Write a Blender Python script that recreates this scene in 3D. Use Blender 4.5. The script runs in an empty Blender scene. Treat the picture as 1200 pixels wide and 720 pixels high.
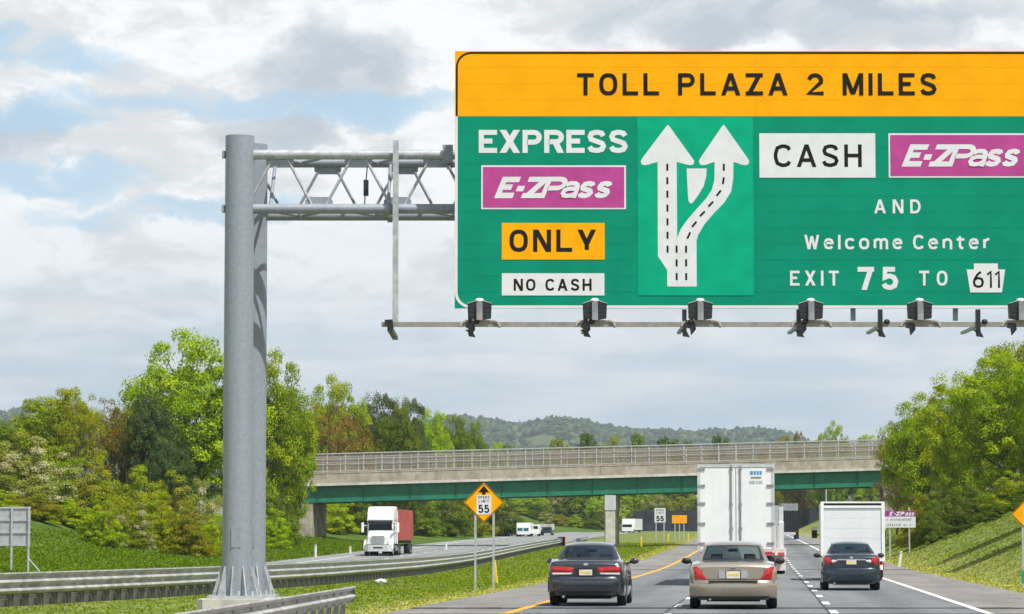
import bpy, math, random
import numpy as np
from mathutils import Vector, Matrix
R = math.radians
PI = math.pi
random.seed(7)
SC = bpy.context.scene
COL = SC.collection

# ------------------------------------------------------------------ camera
F = 3600.0                      # focal length in pixels of a 1200 px wide frame
EYE = 1.55
PITCH = math.atan(273.0 / F)
cam = bpy.data.cameras.new('camera')
cam.sensor_width = 36.0
cam.lens = 36.0 * F / 1200.0
cam.clip_start = 0.5
cam.clip_end = 9000
camo = bpy.data.objects.new('camera', cam)
COL.objects.link(camo)
camo.location = (0, 0, EYE)
camo.rotation_euler = (R(90) + PITCH, 0, 0)
SC.camera = camo

# ------------------------------------------------------------------ light
SUN_EL, SUN_AZ = R(61), R(40)   # sun behind the camera, to its right
sun_dir = Vector((math.sin(SUN_AZ) * math.cos(SUN_EL), -math.cos(SUN_AZ) * math.cos(SUN_EL), math.sin(SUN_EL)))
sl = bpy.data.lights.new('sun', 'SUN')
sl.energy = 5.0
sl.angle = R(0.5)
sl.color = (1.0, 0.97, 0.93)
so = bpy.data.objects.new('sun', sl)
COL.objects.link(so)
so.rotation_euler = (-sun_dir).to_track_quat('-Z', 'Y').to_euler()
so.location = (30, -30, 80)
SC.view_settings.view_transform = 'Standard'
SC.view_settings.look = 'None'
SC.view_settings.exposure = 0.2
SC.view_settings.gamma = 1

world = bpy.data.worlds.new('World')
SC.world = world
world.use_nodes = True


class NT:
    """small helper for wiring shader nodes"""
    def __init__(s, tree):
        s.t = tree

    def n(s, typ, **kw):
        nd = s.t.nodes.new(typ)
        for k, v in kw.items():
            setattr(nd, k, v)
        return nd

    def l(s, a, b):
        s.t.links.new(a, b)

    def val(s, x):
        return x

    def set(s, sock, x):
        if hasattr(x, 'is_output'):
            s.l(x, sock)
        else:
            sock.default_value = x

    def math(s, op, a, b=0.0, c=0.0, clamp=False):
        nd = s.n('ShaderNodeMath', operation=op, use_clamp=clamp)
        s.set(nd.inputs[0], a)
        s.set(nd.inputs[1], b)
        s.set(nd.inputs[2], c)
        return nd.outputs[0]

    def mix(s, f, a, b, typ='MIX'):
        nd = s.n('ShaderNodeMix', data_type='RGBA', blend_type=typ)
        s.set(nd.inputs[0], f)
        s.set(nd.inputs[6], a if hasattr(a, 'is_output') else (*a[:3], 1))
        s.set(nd.inputs[7], b if hasattr(b, 'is_output') else (*b[:3], 1))
        return nd.outputs[2]

    def noise(s, vec, scale, detail=4, rough=0.55, dist=0.0):
        nd = s.n('ShaderNodeTexNoise')
        nd.inputs['Scale'].default_value = scale
        nd.inputs['Detail'].default_value = detail
        nd.inputs['Roughness'].default_value = rough
        nd.inputs['Distortion'].default_value = dist
        if vec is not None:
            s.l(vec, nd.inputs['Vector'])
        return nd

    def ramp(s, fac, a, b):
        nd = s.n('ShaderNodeMapRange', interpolation_type='SMOOTHSTEP')
        s.set(nd.inputs[0], fac)
        nd.inputs[1].default_value = a
        nd.inputs[2].default_value = b
        return nd.outputs[0]

    def mapping(s, vec, scale=(1, 1, 1), loc=(0, 0, 0), rot=(0, 0, 0)):
        nd = s.n('ShaderNodeMapping')
        s.l(vec, nd.inputs[0])
        nd.inputs['Scale'].default_value = scale
        nd.inputs['Location'].default_value = loc
        nd.inputs['Rotation'].default_value = rot
        return nd.outputs[0]


def build_sky():
    t = NT(world.node_tree)
    world.node_tree.nodes.clear()
    out = t.n('ShaderNodeOutputWorld')
    bg = t.n('ShaderNodeBackground')
    bg.inputs['Strength'].default_value = 0.1
    sky = t.n('ShaderNodeTexSky', sky_type='NISHITA', sun_disc=False)
    sky.sun_elevation = SUN_EL
    sky.sun_rotation = math.atan2(sun_dir.x, sun_dir.y)
    sky.altitude = 100
    sky.air_density = 1.0
    sky.dust_density = 1.2
    tc = t.n('ShaderNodeTexCoord')
    d = tc.outputs['Generated']
    sep = t.n('ShaderNodeSeparateXYZ')
    t.l(d, sep.inputs[0])
    # clouds live on the sky sphere: azimuth tangent a, elevation e
    big = t.noise(t.mapping(d, (9, 9, 24), (3.1, 0.4, 0.0)), 1.0, 7, 0.58, 0.3)
    fine = t.noise(t.mapping(d, (30, 30, 60), (1.3, 5.4, 2.0)), 1.0, 8, 0.62, 0.4)
    wx = t.noise(t.mapping(d, (22, 22, 34), (8.3, 1.4, 6.0)), 1.0, 6, 0.6)
    wsep = t.n('ShaderNodeSeparateColor')
    t.l(wx.outputs['Color'], wsep.inputs[0])
    yy = t.math('MAXIMUM', sep.outputs[1], 0.05)
    a = t.math('DIVIDE', sep.outputs[0], yy)
    e = t.math('DIVIDE', sep.outputs[2], yy)
    aw = t.math('ADD', a, t.math('MULTIPLY', t.math('SUBTRACT', wsep.outputs[0], 0.5), 0.075))
    ew = t.math('ADD', e, t.math('MULTIPLY', t.math('SUBTRACT', wsep.outputs[1], 0.5), 0.040))

    def blob(u, v, ru, rv, soft=1.0):
        ca, ce = (u - 600) / F, (633 - v) / F
        x = t.math('DIVIDE', t.math('SUBTRACT', aw, ca), ru / F)
        y = t.math('DIVIDE', t.math('SUBTRACT', ew, ce), rv / F)
        q = t.math('ADD', t.math('MULTIPLY', x, x), t.math('MULTIPLY', y, y))
        return t.math('SUBTRACT', 1.0, t.ramp(q, 0.15, 1.6 * soft))

    def mx(lst):
        r = lst[0]
        for q in lst[1:]:
            r = t.math('MAXIMUM', r, q)
        return r
    gap = mx([blob(30, 62, 150, 24), blob(230, 114, 170, 20), blob(430, 128, 110, 18), blob(60, 208, 120, 18),
              blob(210, 245, 150, 18), blob(30, 140, 90, 22)])
    gap = t.math('MULTIPLY', gap, t.ramp(fine.outputs[0], 0.24, 0.54))
    up = t.ramp(sep.outputs[2], 0.18, 0.55)
    thr = t.math('SUBTRACT', 0.66, t.math('MULTIPLY', up, 0.34))
    op = t.math('DIVIDE', t.math('SUBTRACT', big.outputs[0], thr), 0.14, clamp=True)
    gap = t.math('MAXIMUM', gap, t.math('MULTIPLY', op, t.math('ADD', 0.6, t.math('MULTIPLY', up, 0.4))))
    grey = mx([blob(395, 80, 90, 60), blob(10, 160, 62, 38), blob(920, 18, 330, 34), blob(330, 150, 70, 24)])
    grey = t.math('MULTIPLY', grey, t.ramp(fine.outputs[0], 0.22, 0.60))
    billow = t.ramp(t.math('ADD', t.math('MULTIPLY', fine.outputs[0], 0.6), t.math('MULTIPLY', big.outputs[0], 0.5)), 0.475, 0.600)
    # flat cloud bases towards the horizon, greyer and bluer with distance
    low = t.math('SUBTRACT', 1.0, t.ramp(e, 0.035, 0.125))
    band = t.noise(t.mapping(d, (14, 14, 95), (0.3, 2.2, 0.1)), 1.0, 5, 0.5)
    bandf = t.ramp(band.outputs[0], 0.36, 0.64)
    white = (9.0, 9.15, 9.2)
    warm = (6.9, 7.1, 7.15)
    cl = t.mix(billow, warm, white)
    greyc = t.mix(fine.outputs[0], (3.7, 4.5, 5.2), (5.2, 5.8, 6.2))
    cl = t.mix(t.math('MULTIPLY', grey, 0.95), cl, greyc)
    lowc = t.mix(bandf, (4.5, 5.7, 6.5), (6.7, 7.25, 7.5))
    cl = t.mix(t.math('MULTIPLY', low, 0.92), cl, lowc)
    blue = t.mix(t.math('SUBTRACT', 0.62, t.math('MULTIPLY', up, 0.62)), sky.outputs[0], (4.6, 6.9, 8.8))
    col = t.mix(t.math('MULTIPLY', gap, 0.85), cl, blue)
    # below the horizon only the plain sky colour
    t.l(col, bg.inputs['Color'])
    t.l(bg.outputs[0], out.inputs[0])


build_sky()

# ------------------------------------------------------------------ helpers


def at(u, v, Y):
    """point at distance Y that the photograph shows at pixel u, v"""
    fy, fz = math.cos(PITCH), math.sin(PITCH)
    dx = (u - 600.0)
    dy = F * fy - (360.0 - v) * fz
    dz = F * fz + (360.0 - v) * fy
    k = Y / dy
    return Vector((dx * k, Y, EYE + dz * k))


class MB:
    """collects shapes into one mesh"""
    def __init__(s):
        s.v, s.f, s.m = [], [], []
        s.mi = 0

    def quadgrid(s, pts, wrap_u=False, wrap_v=False, flip=False):
        """pts[i][j] grid of points"""
        n, m = len(pts), len(pts[0])
        b = len(s.v)
        for row in pts:
            s.v.extend([tuple(p) for p in row])
        for i in range(n if wrap_u else n - 1):
            for j in range(m if wrap_v else m - 1):
                i2, j2 = (i + 1) % n, (j + 1) % m
                q = (b + i * m + j, b + i2 * m + j, b + i2 * m + j2, b + i * m + j2)
                s.f.append(q[::-1] if flip else q)
                s.m.append(s.mi)
        return s

    def poly(s, pts):
        b = len(s.v)
        s.v.extend([tuple(p) for p in pts])
        s.f.append(tuple(range(b, b + len(pts))))
        s.m.append(s.mi)
        return s

    def box(s, x0, x1, y0, y1, z0, z1, M=None, ch=0.0):
        if ch > 0:
            xs = (x0, x1)
            return s.prism([(x0 + ch, y0), (x1 - ch, y0), (x1, y0 + ch), (x1, y1 - ch), (x1 - ch, y1), (x0 + ch, y1), (x0, y1 - ch), (x0, y0 + ch)], z0, z1, M)
        p = [(x0, y0, z0), (x1, y0, z0), (x1, y1, z0), (x0, y1, z0), (x0, y0, z1), (x1, y0, z1), (x1, y1, z1), (x0, y1, z1)]
        if M is not None:
            p = [tuple(M @ Vector(q)) for q in p]
        b = len(s.v)
        s.v.extend(p)
        for q in ((0, 3, 2, 1), (4, 5, 6, 7), (0, 1, 5, 4), (1, 2, 6, 5), (2, 3, 7, 6), (3, 0, 4, 7)):
            s.f.append(tuple(b + i for i in q))
            s.m.append(s.mi)
        return s

    def prism(s, poly, z0, z1, M=None):
        """polygon in local xy extruded along local z"""
        n = len(poly)
        ar = sum(poly[i][0] * poly[(i + 1) % n][1] - poly[(i + 1) % n][0] * poly[i][1] for i in range(n))
        if ar < 0:
            poly = poly[::-1]
        b = len(s.v)
        for z in (z0, z1):
            for x, y in poly:
                q = Vector((x, y, z))
                s.v.append(tuple(M @ q) if M is not None else tuple(q))
        s.f.append(tuple(b + i for i in range(n - 1, -1, -1)))
        s.m.append(s.mi)
        s.f.append(tuple(b + n + i for i in range(n)))
        s.m.append(s.mi)
        for i in range(n):
            j = (i + 1) % n
            s.f.append((b + i, b + j, b + n + j, b + n + i))
            s.m.append(s.mi)
        return s

    def tube(s, path, r, n=8, caps=True, r1=None):
        path = [Vector(p) for p in path]
        k = len(path)
        rows = []
        prev = None
        for i, p in enumerate(path):
            d = (path[min(i + 1, k - 1)] - path[max(i - 1, 0)]).normalized()
            if prev is None:
                up = Vector((0, 0, 1)) if abs(d.z) < 0.9 else Vector((0, 1, 0))
                x = d.cross(up).normalized()
            else:
                x = (prev - d * prev.dot(d)).normalized()
            prev = x
            y = d.cross(x)
            rr = r if r1 is None else r + (r1 - r) * i / (k - 1)
            if isinstance(r, (list, tuple)):
                rr = r[i]
            rows.append([p + (x * math.cos(2 * PI * j / n) + y * math.sin(2 * PI * j / n)) * rr for j in range(n)])
        s.quadgrid(rows, wrap_v=True)
        if caps:
            s.poly(rows[0][::-1] if True else rows[0])
            s.poly(rows[-1])
        return s

    def lathe(s, prof, n=20, M=None):
        """prof: (radius, z) revolved round local z"""
        rows = []
        for r, z in prof:
            row = []
            for j in range(n):
                q = Vector((r * math.cos(2 * PI * j / n), r * math.sin(2 * PI * j / n), z))
                row.append(M @ q if M is not None else q)
            rows.append(row)
        return s.quadgrid(rows, wrap_v=True)

    def sphere(s, c, rx, ry, rz, n=10, m=7):
        rows = []
        for i in range(m + 1):
            a = -PI / 2 + PI * i / m
            rows.append([(c[0] + rx * math.cos(a) * math.cos(2 * PI * j / n), c[1] + ry * math.cos(a) * math.sin(2 * PI * j / n), c[2] + rz * math.sin(a)) for j in range(n)])
        return s.quadgrid(rows, wrap_v=True, flip=True)

    def mesh(s, name, mats, smooth=None):
        me = bpy.data.meshes.new(name)
        me.from_pydata(s.v, [], s.f)
        if not isinstance(mats, (list, tuple)):
            mats = [mats]
        for m in mats:
            me.materials.append(m)
        if len(mats) > 1:
            me.polygons.foreach_set('material_index', s.m)
        if smooth is not None:
            me.polygons.foreach_set('use_smooth', [True] * len(me.polygons))
            me.set_sharp_from_angle(angle=R(smooth))
        me.update()
        return me

    def build(s, name, mats, parent=None, loc=None, rot=None, smooth=None):
        return put(name, s.mesh(name, mats, smooth), parent, loc, rot)


def put(name, me, parent=None, loc=None, rot=None):
    o = bpy.data.objects.new(name, me)
    COL.objects.link(o)
    if parent is not None:
        o.parent = parent
    if loc is not None:
        o.location = loc
    if rot is not None:
        o.rotation_euler = rot
    return o


def tag(o, label=None, cat=None, group=None, kind=None):
    if label:
        o['label'] = label
    if cat:
        o['category'] = cat
    if group:
        o['group'] = group
    if kind:
        o['kind'] = kind
    return o


def thing(name, label, cat, loc=(0, 0, 0), rz=0.0, group=None):
    o = bpy.data.objects.new(name, None)
    COL.objects.link(o)
    o.empty_display_size = 0.3
    o.location = loc
    o.rotation_euler = (0, 0, rz)
    return tag(o, label, cat, group)


def copy_tree(o, parent=None):
    kids = [c for c in COL.objects if c.parent == o]
    c = o.copy()
    COL.objects.link(c)
    if parent is not None:
        c.parent = parent
    for k in kids:
        copy_tree(k, c)
    return c


# ------------------------------------------------------------------ materials


def pmat(name, col, rough=0.6, metal=0.0, var=0.12, scale=6.0, bump=0.0, bscale=40.0, col2=None, spec=0.5, coat=0.0, streak=0.0, coords='Object', detail=5):
    m = bpy.data.materials.new(name)
    m.use_nodes = True
    t = NT(m.node_tree)
    b = m.node_tree.nodes['Principled BSDF']
    tc = t.n('ShaderNodeTexCoord')
    v = tc.outputs[coords]
    ns = t.noise(v, scale, detail, 0.6)
    c2 = col2 if col2 is not None else tuple(min(1, c * (1 - var * 2)) for c in col)
    c1 = col if col2 is not None else tuple(min(1, c * (1 + var)) for c in col)
    f = t.ramp(ns.outputs[0], 0.3, 0.7)
    c = t.mix(f, c2, c1)
    if streak > 0:
        st = t.noise(t.mapping(v, (3.5, 3.5, 0.22)), 2.0, 5, 0.65)
        c = t.mix(t.math('MULTIPLY', t.ramp(st.outputs[0], 0.5, 0.75), streak), c, tuple(q * 0.45 for q in col))
    t.l(c, b.inputs['Base Color'])
    rn = t.noise(v, scale * 2.3, 3)
    rr = t.math('ADD', t.math('MULTIPLY', t.math('SUBTRACT', rn.outputs[0], 0.5), 0.25), rough, clamp=True)
    t.l(rr, b.inputs['Roughness'])
    b.inputs['Metallic'].default_value = metal
    b.inputs['Specular IOR Level'].default_value = spec
    b.inputs['Coat Weight'].default_value = coat
    b.inputs['Coat Roughness'].default_value = 0.06
    if bump > 0:
        bn = t.noise(v, bscale, 4, 0.6)
        bp = t.n('ShaderNodeBump')
        bp.inputs['Strength'].default_value = bump
        bp.inputs['Distance'].default_value = 0.02
        t.l(bn.outputs[0], bp.inputs['Height'])
        t.l(bp.outputs[0], b.inputs['Normal'])
    return m


def glass_mat(name, tint, rough=0.03, clear=0.5):
    m = bpy.data.materials.new(name)
    m.use_nodes = True
    t = NT(m.node_tree)
    m.node_tree.nodes.clear()
    o = t.n('ShaderNodeOutputMaterial')
    tr = t.n('ShaderNodeBsdfTransparent')
    tr.inputs[0].default_value = (*tint, 1)
    gl = t.n('ShaderNodeBsdfGlossy')
    gl.inputs['Roughness'].default_value = rough
    gl.inputs[0].default_value = (0.9, 0.95, 1, 1)
    df = t.n('ShaderNodeBsdfDiffuse')
    df.inputs[0].default_value = (0.01, 0.015, 0.02, 1)
    m1 = t.n('ShaderNodeMixShader')
    m1.inputs[0].default_value = clear
    t.l(df.outputs[0], m1.inputs[1])
    t.l(tr.outputs[0], m1.inputs[2])
    fr = t.n('ShaderNodeFresnel')
    fr.inputs[0].default_value = 1.3
    m2 = t.n('ShaderNodeMixShader')
    t.l(fr.outputs[0], m2.inputs[0])
    t.l(m1.outputs[0], m2.inputs[1])
    t.l(gl.outputs[0], m2.inputs[2])
    t.l(m2.outputs[0], o.inputs[0])
    return m


def leaf_mat(name, c1, c2, c3=None, hue=0.0):
    """leaf colour varies from clump to clump (vertex attribute 'tint') and leaf to leaf"""
    m = bpy.data.materials.new(name)
    m.use_nodes = True
    t = NT(m.node_tree)
    m.node_tree.nodes.clear()
    o = t.n('ShaderNodeOutputMaterial')
    at_ = t.n('ShaderNodeAttribute', attribute_name='tint')
    sp = t.n('ShaderNodeSeparateColor')
    t.l(at_.outputs['Color'], sp.inputs[0])
    c = t.mix(sp.outputs[0], c1, c2)
    if c3 is not None:
        c = t.mix(t.ramp(sp.outputs[1], 0.62, 0.80), c, c3)
    oi = t.n('ShaderNodeObjectInfo')
    hs = t.n('ShaderNodeHueSaturation')
    t.l(t.math('ADD', 0.488, t.math('MULTIPLY', oi.outputs['Random'], 0.014)), hs.inputs['Hue'])
    hs.inputs['Saturation'].default_value = 1.08
    t.l(t.math('ADD', 0.85, t.math('MULTIPLY', oi.outputs['Random'], 0.3)), hs.inputs['Value'])
    t.l(c, hs.inputs['Color'])
    c = hs.outputs[0]
    d = t.n('ShaderNodeBsdfDiffuse')
    tl = t.n('ShaderNodeBsdfTranslucent')
    gl = t.n('ShaderNodeBsdfGlossy')
    gl.inputs['Roughness'].default_value = 0.45
    gl.inputs[0].default_value = (0.6, 0.65, 0.6, 1)
    t.l(c, d.inputs[0])
    t.l(t.mix(1.0, c, (1.25, 1.2, 0.5), 'MULTIPLY'), tl.inputs[0])
    ms = t.n('ShaderNodeMixShader')
    ms.inputs[0].default_value = 0.26
    t.l(d.outputs[0], ms.inputs[1])
    t.l(tl.outputs[0], ms.inputs[2])
    m2 = t.n('ShaderNodeMixShader')
    m2.inputs[0].default_value = 0.015
    t.l(ms.outputs[0], m2.inputs[1])
    t.l(gl.outputs[0], m2.inputs[2])
    t.l(m2.outputs[0], o.inputs[0])
    return m


M = {}
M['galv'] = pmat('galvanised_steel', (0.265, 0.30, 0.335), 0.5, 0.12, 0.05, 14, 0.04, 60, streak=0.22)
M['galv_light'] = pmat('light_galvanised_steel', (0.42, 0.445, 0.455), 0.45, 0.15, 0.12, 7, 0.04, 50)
M['rail'] = pmat('guardrail_steel', (0.43, 0.43, 0.41), 0.45, 0.12, 0.18, 2.5, 0.03, 30, streak=0.25)
M['post'] = pmat('post_steel', (0.34, 0.33, 0.31), 0.6, 0.3, 0.2, 8)
M['alu'] = pmat('sign_back_aluminium', (0.45, 0.46, 0.48), 0.5, 0.4, 0.1, 4)
M['conc'] = pmat('concrete', (0.36, 0.32, 0.25), 0.9, 0, 0.14, 1.2, 0.2, 12, streak=0.35)
M['conc_pale'] = pmat('pale_concrete', (0.52, 0.50, 0.44), 0.9, 0, 0.12, 1.5, 0.15, 14, streak=0.2)
M['conc_old'] = pmat('weathered_concrete', (0.33, 0.30, 0.23), 0.95, 0, 0.25, 0.8, 0.3, 6, streak=0.7)
M['beam_green'] = pmat('bridge_green_paint', (0.006, 0.155, 0.085), 0.5, 0, 0.12, 1.0, streak=0.25)
M['s_green'] = pmat('sign_green_sheeting', (0.001, 0.24, 0.142), 0.5, 0, 0.05, 1.2, spec=0.1, streak=0.07, detail=2)
M['s_green2'] = pmat('arrow_panel_green_sheeting', (0.001, 0.345, 0.19), 0.5, 0, 0.05, 2.0, spec=0.1, detail=2)
M['s_amber'] = pmat('sign_amber_sheeting', (0.86, 0.37, 0.0005), 0.5, 0, 0.03, 1.6, spec=0.1, detail=2)
M['s_white'] = pmat('sign_white_sheeting', (0.66, 0.67, 0.675), 0.5, 0, 0.03, 3, spec=0.2)
M['s_black'] = pmat('sign_black_lettering', (0.012, 0.011, 0.010), 0.6, 0, 0.2, 3, spec=0.15)
M['s_purple'] = pmat('toll_tag_purple_sheeting', (0.43, 0.06, 0.25), 0.5, 0, 0.06, 2.5, spec=0.15)
M['s_purple_dark'] = pmat('roadside_purple_sheeting', (0.30, 0.03, 0.22), 0.5, 0, 0.08, 2)
M['s_yellow'] = pmat('warning_yellow_sheeting', (0.88, 0.38, 0.001), 0.5, 0, 0.05, 3, spec=0.1)
M['black_metal'] = pmat('black_painted_metal', (0.02, 0.022, 0.025), 0.45, 0.1, 0.2, 5)
M['dark_lens'] = pmat('dark_lamp_lens', (0.03, 0.03, 0.035), 0.2, 0, 0.1, 5)
M['tan_rail'] = pmat('tan_conduit', (0.29, 0.27, 0.23), 0.5, 0.2, 0.1, 5)
M['white_paint'] = pmat('white_truck_paint', (0.80, 0.81, 0.80), 0.35, 0, 0.03, 1.5, coat=0.3, streak=0.10)
M['white_door'] = pmat('white_rollup_door', (0.70, 0.72, 0.73), 0.4, 0, 0.03, 1.0, streak=0.06)
M['grey_paint'] = pmat('grey_metal_paint', (0.28, 0.29, 0.30), 0.5, 0.1, 0.15, 3)
M['red_box'] = pmat('red_container_paint', (0.42, 0.085, 0.055), 0.55, 0, 0.12, 1.2, streak=0.15)
M['blue_trim'] = pmat('blue_trim_paint', (0.10, 0.30, 0.48), 0.4, 0, 0.05, 3)
M['blue_deep'] = pmat('deep_blue_paint', (0.03, 0.06, 0.22), 0.45, 0, 0.1, 3)
M['chrome'] = pmat('chrome', (0.68, 0.69, 0.70), 0.14, 1.0, 0.05, 3)
M['rubber'] = pmat('tyre_rubber', (0.018, 0.018, 0.018), 0.85, 0, 0.2, 8)
M['trim'] = pmat('black_plastic', (0.016, 0.016, 0.017), 0.6, 0, 0.2, 6)
M['under'] = pmat('underbody', (0.012, 0.012, 0.012), 0.9, 0, 0.2, 6)
M['alloy'] = pmat('alloy_rim', (0.42, 0.42, 0.43), 0.3, 0.8, 0.08, 8)
M['seat'] = pmat('seat_fabric', (0.03, 0.033, 0.04), 0.9, 0, 0.2, 8)
M['seat_tan'] = pmat('tan_dash_plastic', (0.20, 0.19, 0.17), 0.9, 0, 0.1, 8)
M['lamp_red'] = pmat('red_tail_lens', (0.52, 0.012, 0.018), 0.12, 0, 0.12, 14, coat=0.8)
M['lamp_white'] = pmat('clear_lamp_lens', (0.72, 0.66, 0.66), 0.12, 0, 0.1, 14, coat=0.8)
M['plate'] = pmat('number_plate', (0.74, 0.72, 0.60), 0.5, 0, 0.05, 10)
M['plate_yellow'] = pmat('number_plate_yellow', (0.75, 0.56, 0.12), 0.5, 0, 0.05, 10)
M['plate_blue'] = pmat('number_plate_blue', (0.05, 0.10, 0.30), 0.5, 0, 0.05, 10)
M['glass'] = glass_mat('tinted_glass', (0.80, 0.94, 0.93), 0.02, 0.96)
M['glass_dark'] = glass_mat('dark_glass', (0.25, 0.3, 0.33), 0.03, 0.25)
M['green_band'] = pmat('green_reflector', (0.005, 0.28, 0.16), 0.4, 0, 0.05, 5)
M['yellow_post'] = pmat('yellow_post_plastic', (0.72, 0.52, 0.02), 0.5, 0, 0.1, 5)
M['white_post'] = pmat('white_post_plastic', (0.74, 0.74, 0.70), 0.5, 0, 0.1, 5)
M['orange'] = pmat('orange_plastic', (0.80, 0.17, 0.02), 0.5, 0, 0.05, 5)
M['bark'] = pmat('bark', (0.10, 0.075, 0.05), 0.95, 0, 0.3, 5, 0.4, 20)
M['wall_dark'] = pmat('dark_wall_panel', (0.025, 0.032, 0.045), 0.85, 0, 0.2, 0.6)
M['stripe_red'] = pmat('red_reflective_tape', (0.60, 0.06, 0.04), 0.4, 0, 0.05, 5)
M['flap'] = pmat('pale_mud_flap', (0.72, 0.62, 0.58), 0.6, 0, 0.1, 6)


def paint(name, col, metal=0.35, rough=0.32):
    return pmat(name, col, rough, metal, 0.04, 1.2, coat=1.0)


M['gold'] = paint('champagne_car_paint', (0.37, 0.325, 0.26), 0.5, 0.30)
M['graphite'] = paint('graphite_car_paint', (0.042, 0.05, 0.065), 0.4, 0.3)
M['navy'] = paint('dark_navy_car_paint', (0.014, 0.028, 0.042), 0.3, 0.28)
# ------------------------------------------------------------------ the lie of the land


def zroad(Y):
    Y = min(Y, 700.0)
    x = (Y - 170.0) / 12.0
    return 0.0075 * 12.0 * (math.log1p(math.exp(x)) if x < 30 else x)


def yel(Y):        # yellow line, left edge of the carriageway we drive on
    return (Y - 68) * 0.083 - 1.2e-5 * (Y - 68) * (Y - 124)


def redge(Y):      # white line on the right
    return yel(Y) + 10.4


def shl(Y):        # grass edge of the left shoulder
    return yel(Y) - 2.5


def shr(Y):
    return yel(Y) + 13.1


def lleft(Y):      # outer edge of the oncoming carriageway
    x = -15.3 + 0.045 * (Y - 190)
    if Y > 300:
        x += 1.2e-4 * (Y - 300) ** 2
    if Y < 140:
        x += -0.0004 * (140 - Y) ** 2
    return x


def lerp_tab(tab, x):
    if x <= tab[0][0]:
        a, b = tab[0], tab[1]
    elif x >= tab[-1][0]:
        a, b = tab[-2], tab[-1]
    else:
        for a, b in zip(tab, tab[1:]):
            if a[0] <= x <= b[0]:
                break
    return a[1] + (b[1] - a[1]) * (x - a[0]) / (b[0] - a[0])


def railx(Y):      # the median barrier
    tab = [(40, -19.6), (60, -14.8), (72, -12.0), (87, -9.2), (108, -6.6), (137, -4.25), (175, -2.3), (215, -0.3), (260, 2.2), (305, 4.9), (360, 8.2)]
    return (lerp_tab(tab, Y - 4) + lerp_tab(tab, Y) + lerp_tab(tab, Y + 4)) / 3


def lright(Y):     # inner edge of the oncoming carriageway
    return min(railx(Y) - 0.5, lleft(Y) + 14.5) if Y < 330 else lleft(Y) + 14.5


def gz(X, Y):
    z = zroad(Y)
    L, Rr = lleft(Y), shr(Y)
    bump = 0.12 * math.sin(X * 0.45 + Y * 0.11) * math.cos(Y * 0.07)
    if X < L:
        d = L - X
        h = 0.10 * min(d, 10)
        if d > 10:
            h += 0.30 * min(d - 10, 15)
        if d > 25:
            h += 0.03 * min(d - 25, 120)
        z += h + bump * min(d / 8, 1.5)
    elif X > Rr:
        d = X - Rr
        h = 0.06 * min(d, 1.0)
        if d > 1.0:
            h += 0.44 * min(d - 1.0, 11)
        if d > 12:
            h += 0.10 * min(d - 12, 60)
        if d > 72:
            h += 0.02 * min(d - 72, 300)
        z += h + bump * min(d / 8, 1.5)
    else:
        a, b = lright(Y), shl(Y)
        if a < X < b:
            q = (X - a) / (b - a)
            z += -0.10 * math.sin(PI * q) + bump * 0.35 * math.sin(PI * q)
    if Y > 600:
        z += (Y - 600) * 0.004
    return z


YS = [-30, -20, -10] + [float(y) for y in range(0, 160, 4)] + [float(y) for y in range(160, 400, 5)] + [float(y) for y in range(400, 700, 15)] + [700, 760, 840, 940, 1080, 1260, 1500, 1800, 2200, 2600, 3200, 4000, 5000, 6000]
YS_ROAD = [y for y in YS if y <= 565]


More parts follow.
